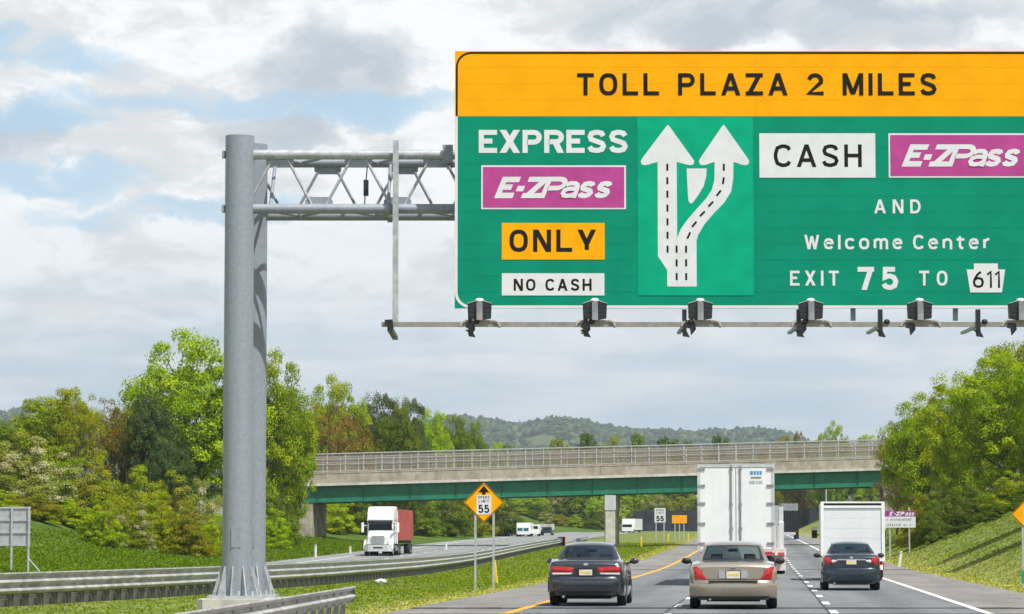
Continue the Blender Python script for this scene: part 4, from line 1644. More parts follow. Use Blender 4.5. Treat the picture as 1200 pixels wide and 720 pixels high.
def toll_sign_right():
    D = 200.0
    p0, p1 = at(1034, 599, D), at(1073, 618.5, D)
    cx = (p0.x + p1.x) / 2
    base = gz(cx, D)
    t = thing('toll_lane_sign', 'purple and white roadside sign on thin posts beyond the white box truck', 'road sign', (cx, D, base), -0.05)
    w = (p1.x - p0.x) / 2
    z0, z1 = p1.z - base, p0.z - base
    zm = z0 + (z1 - z0) * 0.66
    mb = MB()
    mb.box(-w, w, 0, 0.02, z0, zm - 0.003)
    mb.build('white_panel', M['s_white'], t)
    mb = MB()
    mb.box(-w, w, 0, 0.02, zm + 0.003, z1)
    mb.build('purple_panel', M['s_purple_dark'], t)
    for ch, x0, sw, ws, dy in (('E', -.5, .07, 1.2, 0), ('-', -.24, .06, .6, .002), ('Z', -.12, .07, 1.6, 0), ('P', .16, .07, 1.3, .002), ('a', .44, .055, 1.1, 0), ('s', .64, .055, 1.0, .002), ('s', .82, .055, 1.0, .004)):
        letters(ch, x0 * w - 0.1, 1, zm + 0.06, 0.26, sw, -0.003 - dy, lambda mb: mb.build('logo_letter', M['s_white'], t), wscale=ws, shear=0.35)
    rnd = random.Random(4)
    for zrow in (zm - 0.26, z0 + 0.10):       # two lines too small to read
        x = -w * 0.75
        while x < w * 0.7:
            l = rnd.uniform(0.05, 0.11)
            mb = MB()
            mb.box(x, x + l, -0.004, -0.001, zrow, zrow + rnd.choice((0.11, 0.15, 0.15)))
            mb.build('print_mark', M['grey_paint'], t)
            x += l + rnd.choice((0.04, 0.05, 0.05, 0.2))
    for x in (-w * 0.55, w * 0.62):
        post_mesh(z1 - 0.05, 0.05).build('post', M['galv_light'], t, (x, 0.07, gz(cx + x, D) - base))


toll_sign_right()


def far_signs():
    D = 345.0
    p0, p1 = at(767, 595.5, D), at(780, 612.5, D)
    cx = (p0.x + p1.x) / 2
    base = gz(cx, D)
    t = thing('speed_limit_sign', 'small white rectangular SPEED LIMIT 55 sign on two posts beyond the bridge pier', 'road sign', (cx, D, base), -0.06)
    w = (p1.x - p0.x) / 2
    z0, z1 = p1.z - base, p0.z - base
    mb = MB()
    mb.box(-w, w, 0, 0.02, z0, z1)
    mb.build('white_panel', M['s_white'], t)
    flat_letters(t, 'SPEED', -w * .75, w * .75, z1 - 0.36, 0.2, 0.04, -0.003, M['s_black'])
    flat_letters(t, 'LIMIT', -w * .7, w * .7, z1 - 0.66, 0.2, 0.04, -0.003, M['s_black'])
    flat_letters(t, '55', -w * .7, w * .7, z0 + 0.12, 0.62, 0.14, -0.003, M['s_black'], wscale=0.9)
    for x in (-w * 0.72, w * 0.72):
        post_mesh(z1 - 0.1, 0.07).build('post', M['galv_light'], t, (x, 0.09, 0))
    p0, p1 = at(787.5, 604, D + 15), at(805, 613.5, D + 15)
    cx = (p0.x + p1.x) / 2
    base = gz(cx, D + 15)
    t = thing('blank_yellow_sign', 'small plain yellow sign on three posts left of the tall white trailer', 'road sign', (cx, D + 15, base), -0.06)
    w = (p1.x - p0.x) / 2
    z0, z1 = p1.z - base, p0.z - base
    mb = MB()
    mb.box(-w, w, 0, 0.03, z0, z1, ch=0.0)
    mb.build('panel', M['s_yellow'], t)
    for x in (-w * 0.6, 0, w * 0.6):
        post_mesh(z1 - 0.1, 0.06).build('post', M['galv_light'], t, (x, 0.09, 0))


far_signs()


def delineators():
    mats = {'white': M['white_post'], 'yellow': M['yellow_post'], 'orange': M['orange']}
    spots = [  # u, base v guess by distance, D, height px, colour, lean, label
        (370.5, 218, 14, 'white', 0, 'thin white marker post on the far grass verge just right of the gantry column'),
        (411, 236, 9, 'white', 0, 'thin white marker post on the far verge just left of the oncoming white truck'),
        (523, 262, 9, 'white', 0, 'thin white marker post on the far verge right of the red container truck'),
        (582, 116, 27, 'yellow', -0.12, 'yellow leaning marker post beside the right leg of the diamond sign'),
        (751, 300, 12, 'yellow', 0, 'yellow marker post in the grass just right of the bridge pier'),
        (782, 352, 9, 'yellow', 0.1, 'yellow marker post right of the small white speed sign'),
        (806, 362, 9, 'yellow', 0, 'yellow marker post right of the plain yellow sign by the white trailer'),
        (1052, 172, 18, 'white', 0.16, 'leaning white marker post on the right verge below the purple sign'),
        (661.5, 330, 7, 'orange', 0, 'orange marker at the far end of the median guardrail'),
    ]
    for u, D, hp, colr, lean, lab in spots:
        x = (u - 600) / F * D
        h = hp * D / F
        t = thing('marker_post', lab, 'marker post', (x, D, gz(x, D)), 0, 'marker posts along the verges')
        t.rotation_euler = (0, lean, 0)
        mb = MB()
        w = 0.055 + D * 0.00012
        mb.prism([(-w, 0.0), (-w * 0.5, -0.03), (w * 0.5, -0.03), (w, 0.0), (w * 0.5, -0.005), (-w * 0.5, -0.005)], -0.3, h)
        mb.build('blade', mats[colr], t)
        mb = MB()
        mb.box(-w * 0.5, w * 0.5, -0.036, -0.031, h * 0.82, h * 0.95)
        mb.build('reflector', M['white_post'] if colr != 'white' else M['alu'], t)


delineators()


def far_bits():
    # tall thin pole rising beyond the box truck
    D = 420.0
    p = at(968, 570, D)
    t = thing('lamp_post', 'thin pale pole rising behind the box truck roof', 'pole', (p.x, D, gz(p.x, D)))
    mb = MB()
    mb.tube([(0, 0, -0.3), (0, 0, p.z - gz(p.x, D) + 1.5)], 0.14, 8, r1=0.09)
    mb.build('shaft', M['galv_light'], t)
    mb = MB()
    mb.box(-0.25, 0.25, -0.25, 0.25, -0.3, 0.15, ch=0.05)
    mb.build('foot', M['conc'], t)
    # dark wall beyond the far signs
    D = 610.0
    a, b = at(742, 599, D), at(962, 596, D)
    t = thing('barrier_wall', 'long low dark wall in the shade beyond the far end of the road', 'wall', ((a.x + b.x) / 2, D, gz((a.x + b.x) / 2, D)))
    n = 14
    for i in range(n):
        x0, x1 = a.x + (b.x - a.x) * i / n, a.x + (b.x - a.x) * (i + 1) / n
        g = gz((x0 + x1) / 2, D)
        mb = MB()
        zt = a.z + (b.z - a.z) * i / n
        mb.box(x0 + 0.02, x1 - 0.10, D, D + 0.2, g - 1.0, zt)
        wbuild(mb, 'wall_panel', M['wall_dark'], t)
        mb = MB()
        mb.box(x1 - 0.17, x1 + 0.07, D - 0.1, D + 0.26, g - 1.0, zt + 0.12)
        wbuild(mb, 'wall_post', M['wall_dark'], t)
    # crumpled white litter on the median grass
    p = at(447, 678, 113)
    mb = MB()
    rnd = random.Random(2)
    rows = []
    for i in range(6):
        a_ = -PI / 2 + PI * i / 5
        rows.append([(0.22 * math.cos(a_) * math.cos(j * PI / 4) * rnd.uniform(.7, 1.2), 0.16 * math.cos(a_) * math.sin(j * PI / 4) * rnd.uniform(.7, 1.2), 0.10 + 0.10 * math.sin(a_) * rnd.uniform(.8, 1.2)) for j in range(8)])
    mb.quadgrid(rows, wrap_v=True, flip=True)
    o = mb.build('plastic_bag', M['white_paint'], None, (p.x, 113, gz(p.x, 113)))
    tag(o, 'crumpled white plastic bag lying in the grass below the median guardrail', 'litter')


far_bits()


# ------------------------------------------------------------------ vehicles
def wheel(parent, x, y, rad, wid, rim, name='wheel', hub=None, spokes=5):
    """axle along local x"""
    Rx = Matrix.Rotation(R(90), 4, 'Y')
    mb = MB()
    hw = wid / 2
    mb.lathe([(rad * 0.62, -hw * 0.85), (rad * 0.9, -hw), (rad * 0.985, -hw * 0.75), (rad, -hw * 0.4), (rad, hw * 0.4), (rad * 0.985, hw * 0.75), (rad * 0.9, hw), (rad * 0.62, hw * 0.85)], 24, Rx)
    w = mb.build(name, M['rubber'], parent, (x, y, rad), None, 50)
    s = 1 if x > 0 else -1
    mb = MB()
    mb.lathe([(rad * 0.64, s * hw * 0.82), (rad * 0.60, s * hw * 0.9), (rad * 0.5, s * hw * 0.6), (rad * 0.2, s * hw * 0.66), (rad * 0.15, s * hw * 0.8), (0, s * hw * 0.8)], 20, Rx)
    mb.build('rim', rim, w, None, None, 50)
    return w


def sedan(name, label, group, pos, head, p):
    """rear bumper at local y = 0, nose at +y, ground at z = 0"""
    t = thing(name, label, 'car', pos, head, group)
    W, H, L = p['W'], p['H'], p['L']
    TZ, WBZ = p['trunk'], p['hood']
    pm = M[p['paint']]
    hw = W / 2
    yr0, yr1, yf1, yf0 = p['roof']
    wy = (p['wr'], p['wf'])
    WR = p.get('R', 0.325)

    # ---- lower body, lofted along its length with real wheel arches
    st = sorted(set([0.0, 0.04, 0.10, 0.2, 0.34, 0.5, L - .9, L - .6, L - .35, L - .18, L - .06, L] + [yr0 - 0.25, yr0, yf0, (yf0 + yr0) / 2] + [y + k * WR * 1.16 for y in wy for k in (-1.0, -.93, -.8, -.6, -.35, 0, .35, .6, .8, .93, 1.0)]))

    def tab(x, T):
        return lerp_tab(T, x)
    Tw = [(0, .90), (.04, .935), (.12, .962), (.35, .985), (.9, 1.0), (L - 1.3, 1.0), (L - .7, .97), (L - .3, .90), (L - .08, .80), (L, .70)]
    Tz = [(0, TZ - .10), (.04, TZ - .035), (.12, TZ - .005), (.3, TZ), (yr0, TZ + .035), (yr0 + .5, TZ + 0.0), (yf0 - .3, WBZ), (yf0 + .1, WBZ), (L - .9, WBZ - .07), (L - .3, WBZ - .20), (L - .05, WBZ - .34), (L, WBZ - .42)]
    Tb = [(0, .34), (.2, .24), (.6, .20), (L - .6, .20), (L - .1, .24), (L, .30)]
    rows = []
    for y in st:
        w, zt, zb = hw * tab(y, Tw), tab(y, Tz), tab(y, Tb)
        za = zb + .02
        for yc in wy:
            dq = abs(y - yc) / (WR * 1.16)
            if dq <= 1.0:
                za = max(za, WR + WR * 1.13 * math.sqrt(max(0, 1 - dq * dq)))
        zm = max((zb + zt) / 2 + .05, za + .03)
        zs = zt - .10
        half = [(0, zb), (w * .60, zb), (w * .62, max(zb + .01, za - .005)), (w * .97, za), (w * .995, za + .025), (w, max(zm, za + .03)), (w * .985, max(zs, za + .05)), (w * .93, zt - .02), (w * .82, zt + .004), (w * .45, zt + .018), (0, zt + .022)]
        rows.append([(x, y, z) for x, z in half] + [(-x, y, z) for x, z in half[-2:0:-1]])
    mb = MB()
    mb.quadgrid(rows, wrap_v=True, flip=True)
    mb.poly(rows[0])
    mb.poly(rows[-1][::-1])
    mb.build('body', pm, t, smooth=38)
    mb = MB()
    mb.box(-hw * .6, hw * .6, .3, L - .3, .17, .30)
    for yc in wy:
        mb.box(-hw * .9, hw * .9, yc - .05, yc + .05, WR - .05, WR + .05)
        for sx in (-1, 1):
            mb.box(sx * hw * .75 - .14, sx * hw * .75 + .14, yc - WR * 1.05, yc + WR * 1.05, WR * .9, WR * 2.0)
    mb.build('underbody', M['under'], t)

    # ---- greenhouse
    wb, wt = hw * p.get('wb', .80), hw * p.get('wt', .62)
    zr0, zr1 = TZ + .03, H - .045
    zf0, zf1 = WBZ + .01, H - .05

    def rear(sx, q):
        qq = q + .12 * q * (1 - q)
        return ((wb + (wt - wb) * q) * sx, yr0 + (yr1 - yr0) * q + .11 * sx * sx * (1 - .2 * q), zr0 + (zr1 - zr0) * qq + .025 * (1 - sx * sx) * q)

    def front(sx, q):
        return ((wb * 1.0 + (wt - wb) * q) * sx, yf0 + (yf1 - yf0) * q - .22 * sx * sx, zf0 + (zf1 - zf0) * q + .025 * (1 - sx * sx) * q)

    def panes(fn, nu, nv, isg, flip):
        g, b = MB(), MB()
        for i in range(nu):
            for j in range(nv):
                u0, u1 = isg['u'][i], isg['u'][i + 1]
                v0, v1 = isg['v'][j], isg['v'][j + 1]
                q = [fn(u0, v0), fn(u1, v0), fn(u1, v1), fn(u0, v1)]
                (g if isg['f']((u0 + u1) / 2, (v0 + v1) / 2) else b).poly(q[::-1] if flip else q)
        return g, b
    us = [-1, -.965, -.90, -.86, -.6, -.3, 0, .3, .6, .86, .90, .965, 1]
    vs = [0, .05, .10, .3, .5, .7, .88, .94, 1]
    inner = lambda u, v: abs(u) < .90 and .05 < v < .94
    body_parts = MB()
    for fn, nm, fl in ((rear, 'rear_window', False), (front, 'windscreen', True)):
        g, b = panes(fn, len(us) - 1, len(vs) - 1, {'u': us, 'v': vs, 'f': inner}, fl)
        body_parts.v, body_parts.f, body_parts.m, off = body_parts.v + b.v, body_parts.f + [tuple(i + len(body_parts.v) for i in f) for f in b.f], body_parts.m + b.m, 0
        w = g.build(nm, M['glass'], t, smooth=60)
        # black ceramic edge
        e = MB()
        loop = [(-.89, .06), (.89, .06), (.89, .93), (-.89, .93)]
        ins = [(-.84, .12), (.84, .12), (.83, .85), (-.83, .85)]
        for k in range(4):
            a0, a1, b1, b0 = loop[k], loop[(k + 1) % 4], ins[(k + 1) % 4], ins[k]
            n = 8
            for s_ in range(n):
                f0, f1 = s_ / n, (s_ + 1) / n
                lp = lambda a, b_, f: (a[0] + (b_[0] - a[0]) * f, a[1] + (b_[1] - a[1]) * f)
                q = [fn(*lp(a0, a1, f0)), fn(*lp(a0, a1, f1)), fn(*lp(b0, b1, f1)), fn(*lp(b0, b1, f0))]
                sgn = -1 if fn is rear else 1
                e.poly([(x, y + .006 * sgn, z + .004) for x, y, z in q])
        e.build('glass_edge', M['trim'], w)
    for sx in (-1, 1):
        def side(q, v):
            a, b = rear(sx, v), front(sx, v)
            return (a[0] + (b[0] - a[0]) * q + sx * .03 * math.sin(PI * q) * (1 - v), a[1] + (b[1] - a[1]) * q, a[2] + (b[2] - a[2]) * q)
        qs = [0, .10, .20, .30, .50, .53, .56, .75, .93, 1]
        vv = [0, .06, .3, .6, .9, 1]
        g, b = panes(side, len(qs) - 1, len(vv) - 1, {'u': qs, 'v': vv, 'f': lambda q, v: .10 < q < .93 and not .5 < q < .56 and .06 < v < .9}, sx > 0)
        body_parts.f += [tuple(i + len(body_parts.v) for i in f) for f in b.f]
        body_parts.m += b.m
        body_parts.v += b.v
        g.build('side_window', M['glass'], t, smooth=60)
    # roof skin
    rr = []
    for k in range(9):
        q = k / 8
        row = []
        for j in range(11):
            sx = -1 + j / 5
            a, b = rear(sx, 1), front(sx, 1)
            dome = .045 * math.sin(PI * min(max(q, 0), 1)) + .03 * math.sin(PI * q) ** .5 * (1 - sx ** 4)
            row.append((a[0] + (b[0] - a[0]) * q, a[1] + (b[1] - a[1]) * q, a[2] + (b[2] - a[2]) * q + dome))
        rr.append(row)
    body_parts.quadgrid(rr, flip=True)
    hl = MB()
    hl.quadgrid([[(x * .93, y, z - .03) for x, y, z in r_] for r_ in rr])
    hl.build('headliner', M['seat'], t, smooth=45)
    body_parts.build('cabin', pm, t, smooth=45)
    # ---- inside
    mb = MB()
    for sx in (-.38, .38):
        mb.box(sx - .25, sx + .25, yr1 + .55, yr1 + .70, .35, H - .50, ch=.05)
        mb.box(sx - .13, sx + .13, yr1 + .57, yr1 + .67, H - .47, H - .25, ch=.04)
        mb.box(sx - .03, sx + .03, yr1 + .60, yr1 + .64, H - .52, H - .46)
    mb.build('front_seats', M['seat'], t)
    mb = MB()
    mb.box(-hw * .68, hw * .68, yr1 - .28, yr1 - .08, .35, TZ + .03, ch=.05)
    for sx in (-.40, .40):
        mb.box(sx - .12, sx + .12, yr1 - .26, yr1 - .16, TZ + .035, TZ + .15, ch=.03)
    mb.build('rear_seat', M['seat'], t)
    mb = MB()
    mb.box(-hw * .75, hw * .75, yf0 - .45, yf0 - .1, .5, WBZ - .02)
    mb.build('dashboard', M['seat_tan'], t)
    mb = MB()
    mb.box(-.11, .11, yf1 + .06, yf1 + .08, H - .20, H - .13)
    mb.build('inside_mirror', M['trim'], t)
    # ---- bumper
    rows = []
    bz0, bz1 = p['bumper']
    nb = 19
    for i in range(nb):
        sx = -1 + 2 * i / (nb - 1)
        yb = -p.get('bout', .11) + .20 * abs(sx) ** 5
        x = sx * hw * .985
        pr = [(.10, bz0 - .10), (.03, bz0 - .07), (.0, bz0), (-.012, bz0 + (bz1 - bz0) * .35), (-.012, bz0 + (bz1 - bz0) * .62), (.008, bz1 - .05), (.03, bz1 - .015), (.10, bz1), (.2, bz1 + .002)]
        rows.append([(x * (1 if o < .1 else .985), yb + o, z) for o, z in pr])
    for sx in (1, -1):
        pass
    e0 = [(-hw * .99, y_ + .55, z_) for (x_, y_, z_) in rows[0]]
    e1 = [(hw * .99, y_ + .55, z_) for (x_, y_, z_) in rows[-1]]
    mb = MB()
    mb.quadgrid([e0] + rows + [e1], flip=False)
    mb.build('bumper', pm, t, smooth=40)
    mb = MB()
    mb.box(-hw * .80, hw * .80, -.02, .3, bz0 - .16, bz0 - .06, ch=.03)
    mb.build('lower_valance', M['trim'], t)
    # trunk shut line, handle recess and emblem
    mb = MB()
    for sx in (-1, 1):
        mb.box(sx * hw * .70 - .006, sx * hw * .70 + .006, -.004, .05, bz1 + .02, TZ - .12)
    mb.box(-hw * .70, hw * .70, -.006, .05, bz1 + .012, bz1 + .024)
    mb.build('trunk_seam', M['trim'], t)
    mb = MB()
    mb.lathe([(0, 0.0), (.05, 0.0), (.045, .012), (0, .014)], 14, Matrix.Translation((0, -.004, TZ - .09)) @ Matrix.Rotation(R(90), 4, 'X') @ Matrix.Diagonal((1.25, .8, 1, 1)))
    mb.build('emblem', M['chrome'], t)
    # number plate
    pz0, pz1 = p['plate']
    mb = MB()
    mb.box(-.17, .17, -.016 - p.get('pout', 0), .02, pz0 - .012, pz1 + .012)
    pl = mb.build('plate_frame', M['trim'], t)
    mb = MB()
    mb.box(-.152, .152, -.020 - p.get('pout', 0), -.0155 - p.get('pout', 0), pz0, pz1)
    mb.build('number_plate', M[p['plate_mat']], pl)
    mb = MB()
    h = pz1 - pz0
    mb.box(-.12, .12, -.0225 - p.get('pout', 0), -.0205 - p.get('pout', 0), pz0 + h * .34, pz0 + h * .66)
    mb.build('plate_band', M[p['plate_band']], pl)
    # tail lamps wrap the corners
    for sx in (-1, 1):
        for mt, poly, dep in p['lamps']:
            mb = MB()
            pts = [(q[0] * hw, q[1]) for q in poly]

            def yof(x):
                return -dep + (max(0, x / hw - .82) / .18) ** 2 * .26

            def span(x):
                zs = []
                for k in range(len(pts)):
                    (xa, za_), (xb, zb_) = pts[k], pts[(k + 1) % len(pts)]
                    if xa != xb and min(xa, xb) - 1e-9 <= x <= max(xa, xb) + 1e-9:
                        zs.append(za_ + (zb_ - za_) * (x - xa) / (xb - xa))
                return min(zs), max(zs)
            xa, xb = min(q[0] for q in pts) + 1e-4, max(q[0] for q in pts) - 1e-4
            rows = []
            for k in range(15):
                x = xa + (xb - xa) * k / 14
                lo, hi = span(x)
                e = .012 if 0 < k < 14 else 0
                y = yof(x)
                m_ = (lo + hi) / 2
                rows.append([(sx * x, y + .06, lo), (sx * x, y, lo), (sx * x, y - e, lo + (hi - lo) * .12), (sx * x, y - e * 1.3, m_), (sx * x, y - e, hi - (hi - lo) * .12), (sx * x, y, hi), (sx * x, y + .06, hi)])
            mb.quadgrid(rows, flip=sx < 0)
            mb.build('tail_light' if mt == 'lamp_red' else 'reversing_light', M[mt], t, smooth=35)
        # door mirrors
        mb = MB()
        mx = sx * (hw + .10)
        mb.sphere((mx, yf0 - .62, WBZ + .06), .115, .07, .075, 10, 7)
        mb.tube([(sx * hw * .9, yf0 - .60, WBZ + .0), (mx - sx * .04, yf0 - .60, WBZ + .04)], .03, 6)
        mb.build('door_mirror', M[p.get('mirror', 'trim')], t, smooth=60)
        for yc in wy:
            wheel(t, sx * (hw - .115), yc, WR, .215, M['alloy'])
        # front lamps, in case one looks from ahead
        mb = MB()
        mb.box(sx * hw * .58 - .16, sx * hw * .58 + .16, L - .22, L - .10, WBZ - .32, WBZ - .20)
        mb.build('headlight', M['lamp_white'], t)
    mb = MB()
    mb.tube([(-.52, .35, .235), (-.52, -.06, .225)], .032, 8)
    mb.build('exhaust_pipe', M['grey_paint'], t)
    for f in p.get('extra', ()):
        f(t, p)
    return t


def gold_extra(t, p):
    hw = p['W'] / 2
    mb = MB()
    mb.box(-.32, -.175, -.030, .0, p['plate'][0] - .0, p['plate'][1] + .01)
    mb.box(.175, .32, -.030, .0, p['plate'][0] - .0, p['plate'][1] + .01)
    mb.build('plate_surround', M['chrome'], t)
    mb = MB()
    mb.box(-hw * .55, hw * .55, -.135, -.10, p['bumper'][1] - .035, p['bumper'][1] - .015)
    mb.build('bumper_strip', M['trim'], t)


def accord_extra(t, p):
    hw = p['W'] / 2
    mb = MB()
    mb.box(-hw * .27, hw * .27, -.014, .03, .70, .89)
    mb.build('plate_recess', M['trim'], t)


def navy_extra(t, p):
    hw = p['W'] / 2
    mb = MB()
    mb.box(-hw * .50, hw * .50, -.028, .02, .925, .965)
    mb.build('chrome_strip', M['chrome'], t)


def bearing(x, y):
    e = 2.0
    return -math.atan((yel(y + e) - yel(y - e)) / (2 * e))


def place_car(u, v):
    D = 5580.0 / (v - 633.0)
    return (at(u, v, D).x, D, zroad(D) + 0.004)


GROUP = 'cars driving away from us'
gp = place_car(859.5, 714.0)
sedan('sedan_car', 'champagne gold sedan with red triangular tail lights driving behind the tall white trailer', GROUP, gp, bearing(*gp[:2]) + .012, dict(
    W=1.985, H=1.475, L=5.35, trunk=1.03, hood=1.0, roof=(1.02, 1.72, 2.85, 3.72), wr=1.22, wf=4.25, R=.34, wb=.80, wt=.655, paint='gold', bumper=(.37, .655), bout=.12,
    plate=(.69, .85), plate_mat='plate', plate_band='plate_yellow', pout=.01, mirror='trim', extra=(gold_extra,),
    lamps=(('lamp_red', [(.975, .665), (.59, .665), (.655, .76), (.735, .88), (.82, .955), (.93, .945)], .015),)))
dp = place_car(686.5, 710.5)
sedan('sedan_car', 'dark graphite sedan with wide red tail lights in the left lane beside the yellow line', GROUP, dp, bearing(*dp[:2]), dict(
    W=1.82, H=1.455, L=4.83, trunk=1.06, hood=.98, roof=(.72, 1.42, 2.55, 3.45), wr=1.05, wf=3.78, R=.32, wb=.82, wt=.64, paint='graphite', bumper=(.42, .70), bout=.09,
    plate=(.725, .855), plate_mat='plate', plate_band='plate_yellow', pout=.004, mirror='graphite', extra=(accord_extra,),
    lamps=(('lamp_red', [(.975, .79), (.32, .79), (.30, .90), (.60, .92), (.96, .935)], .012), ('lamp_white', [(.90, .73), (.36, .74), (.34, .785), (.92, .785)], .010))))
np_ = place_car(998.0, 692.0)
sedan('sedan_car', 'dark navy sedan in the right lane close behind the white box truck', GROUP, np_, bearing(*np_[:2]) + .0, dict(
    W=1.80, H=1.46, L=4.85, trunk=1.09, hood=1.0, roof=(.62, 1.40, 2.55, 3.55), wr=1.05, wf=3.83, R=.33, wb=.82, wt=.63, paint='navy', bumper=(.36, .70), bout=.10,
    plate=(.80, .93), plate_mat='plate', plate_band='plate_yellow', pout=.006, mirror='trim', extra=(navy_extra,),
    lamps=(('lamp_red', [(.98, .78), (.74, .80), (.66, .90), (.70, 1.00), (.90, 1.035), (.965, 1.0)], .012), ('lamp_white', [(.66, .84), (.50, .88), (.46, .92), (.62, .945), (.68, .92)], .010))))


def dual(parent, x, y, rad, wid=.55, rim='alloy'):
    return wheel(parent, x, y, rad, wid, M[rim])


def big_trailer():
    D = 104.0
    c = at(862.5, 600, D)
    h = bearing(c.x, D)
    t = thing('semi_trailer', 'tall white box trailer with twin rear doors seen from behind, ahead of the gold sedan', 'trailer truck', (c.x, D, zroad(D) + .004), h)
    W, z0, z1, L = 2.60, 1.18, 4.10, 14.0
    hw = W / 2
    mb = MB()
    mb.box(-hw + .03, hw - .03, .06, L, z0, z1 - .01)
    mb.build('box_body', M['white_paint'], t)
    mb = MB()
    for sx in (-1, 1):
        mb.box(sx * (hw - .045) - .045, sx * (hw - .045) + .045, -.01, .10, z0, z1)
    mb.box(-hw + .09, hw - .09, -.01, .10, z1 - .10, z1)
    mb.box(-hw + .09, hw - .09, -.01, .10, z0 - .16, z0 + .04)
    mb.build('door_frame', M['alu_white'], t)
    for sx in (-1, 1):
        mb = MB()
        a, b = (0.012, hw - .095)
        mb.box(min(sx * a, sx * b), max(sx * a, sx * b), .005, .055, z0 + .05, z1 - .11)
        d = mb.build('rear_door', M['white_paint'], t)
        mb = MB()
        x = sx * .155
        mb.tube([(x, -.035, z0 - .05), (x, -.035, z1 - .03)], .026, 8)
        for z in (z0 + .02, z0 + .75, (z0 + z1) / 2 + .1, z1 - .15):
            mb.box(x - .05, x + .05, -.045, .004, z - .05, z + .05)
        mb.build('lock_rod', M['grey_paint'], d)
        for z in (z0 + .25, z0 + .92, z0 + 1.6, z0 + 2.2, z1 - .16):
            mb = MB()
            xa, xb = sx * (hw - .02), sx * (hw - .26)
            mb.box(min(xa, xb), max(xa, xb), -.03, .003, z - .035, z + .035)
            mb.build('hinge', M['grey_paint'], d)
        mb = MB()
        mb.box(sx * (hw - .22) - .13, sx * (hw - .22) + .13, -.03, .0, z0 - .13, z0 - .03)
        mb.build('tail_light', M['lamp_red'], t)
    mb = MB()
    mb.box(-.010, .010, -.004, .05, z0 + .05, z1 - .11)
    mb.build('door_seam', M['grey_paint'], t)
    # small printed mark and lines on the right door
    dz = z1 - .36
    for i, (x0, x1, za, zb, mt) in enumerate(((.48, .58, dz, dz + .13, 'blue_trim'), (.60, .68, dz, dz + .13, 'blue_trim'), (.70, .78, dz, dz + .13, 'blue_trim'), (.80, .88, dz, dz + .13, 'blue_trim'), (.50, .86, dz - .13, dz - .06, 'grey_paint'), (.44, .64, dz - .31, dz - .20, 'grey_print'), (.67, .90, dz - .31, dz - .20, 'grey_print'))):
        mb = MB()
        mb.box(x0, x1, .001, .0045, za, zb)
        mb.build('printed_mark', M[mt], t)
    # running gear
    mb = MB()
    mb.box(-.5, .5, .4, 11.5, .85, z0)
    mb.build('chassis', M['under'], t)
    mb = MB()
    mb.box(-1.05, 1.05, .05, .15, .50, .62)
    for sx in (-.6, .6):
        mb.box(sx - .06, sx + .06, .06, .14, .60, 1.1)
    mb.build('underride_guard', M['alu_white'], t)
    mb = MB()
    for k in range(6):
        if k % 2 == 0:
            mb.box(-1.0 + k * .34, -1.0 + k * .34 + .3, .040, .048, .52, .60)
    mb.build('reflective_tape', M['stripe_red'], t)
    for y in (1.3, 2.5):
        for sx in (-1, 1):
            dual(t, sx * .98, y, .50)
    for sx in (-1, 1):
        mb = MB()
        mb.box(sx * .98 - .3, sx * .98 + .3, .62, .64, .25, .95)
        mb.build('mud_flap', M['trim'], t)
    # tractor ahead of the trailer
    mb = MB()
    mb.box(-1.2, 1.2, L + 1.0, L + 3.6, 1.0, 3.6, ch=.15)
    mb.prism([(-1.1, L + 3.6), (1.1, L + 3.6), (.9, L + 5.6), (-.9, L + 5.6)], .9, 2.0)
    mb.build('tractor_cab', M['white_paint'], t, smooth=30)
    mb = MB()
    mb.box(-.45, .45, L - 3.0, L + 5.2, .7, 1.0)
    mb.build('tractor_frame', M['under'], t)
    for y in (L - 2.2, L - 1.0, L + 4.6):
        for sx in (-1, 1):
            dual(t, sx * (.95 if y < L else 1.05), y, .50, .55 if y < L else .3)
    for sx in (-1, 1):
        mb = MB()
        mb.tube([(sx * 1.1, L + .8, 1.2), (sx * 1.1, L + .8, 3.9)], .09, 10)
        mb.build('exhaust_stack', M['chrome'], t, smooth=50)
        mb = MB()
        mb.box(sx * 1.42 - .10, sx * 1.42 + .10, L + 3.5, L + 3.6, 2.1, 2.9, ch=.03)
        mb.build('door_mirror', M['chrome'], t)


M['alu_white'] = pmat('pale_frame_metal', (0.58, 0.59, 0.59), 0.45, 0.2, 0.06, 4)
M['grey_print'] = pmat('pale_grey_print', (0.45, 0.47, 0.50), 0.6, 0, 0.1, 6)
big_trailer()


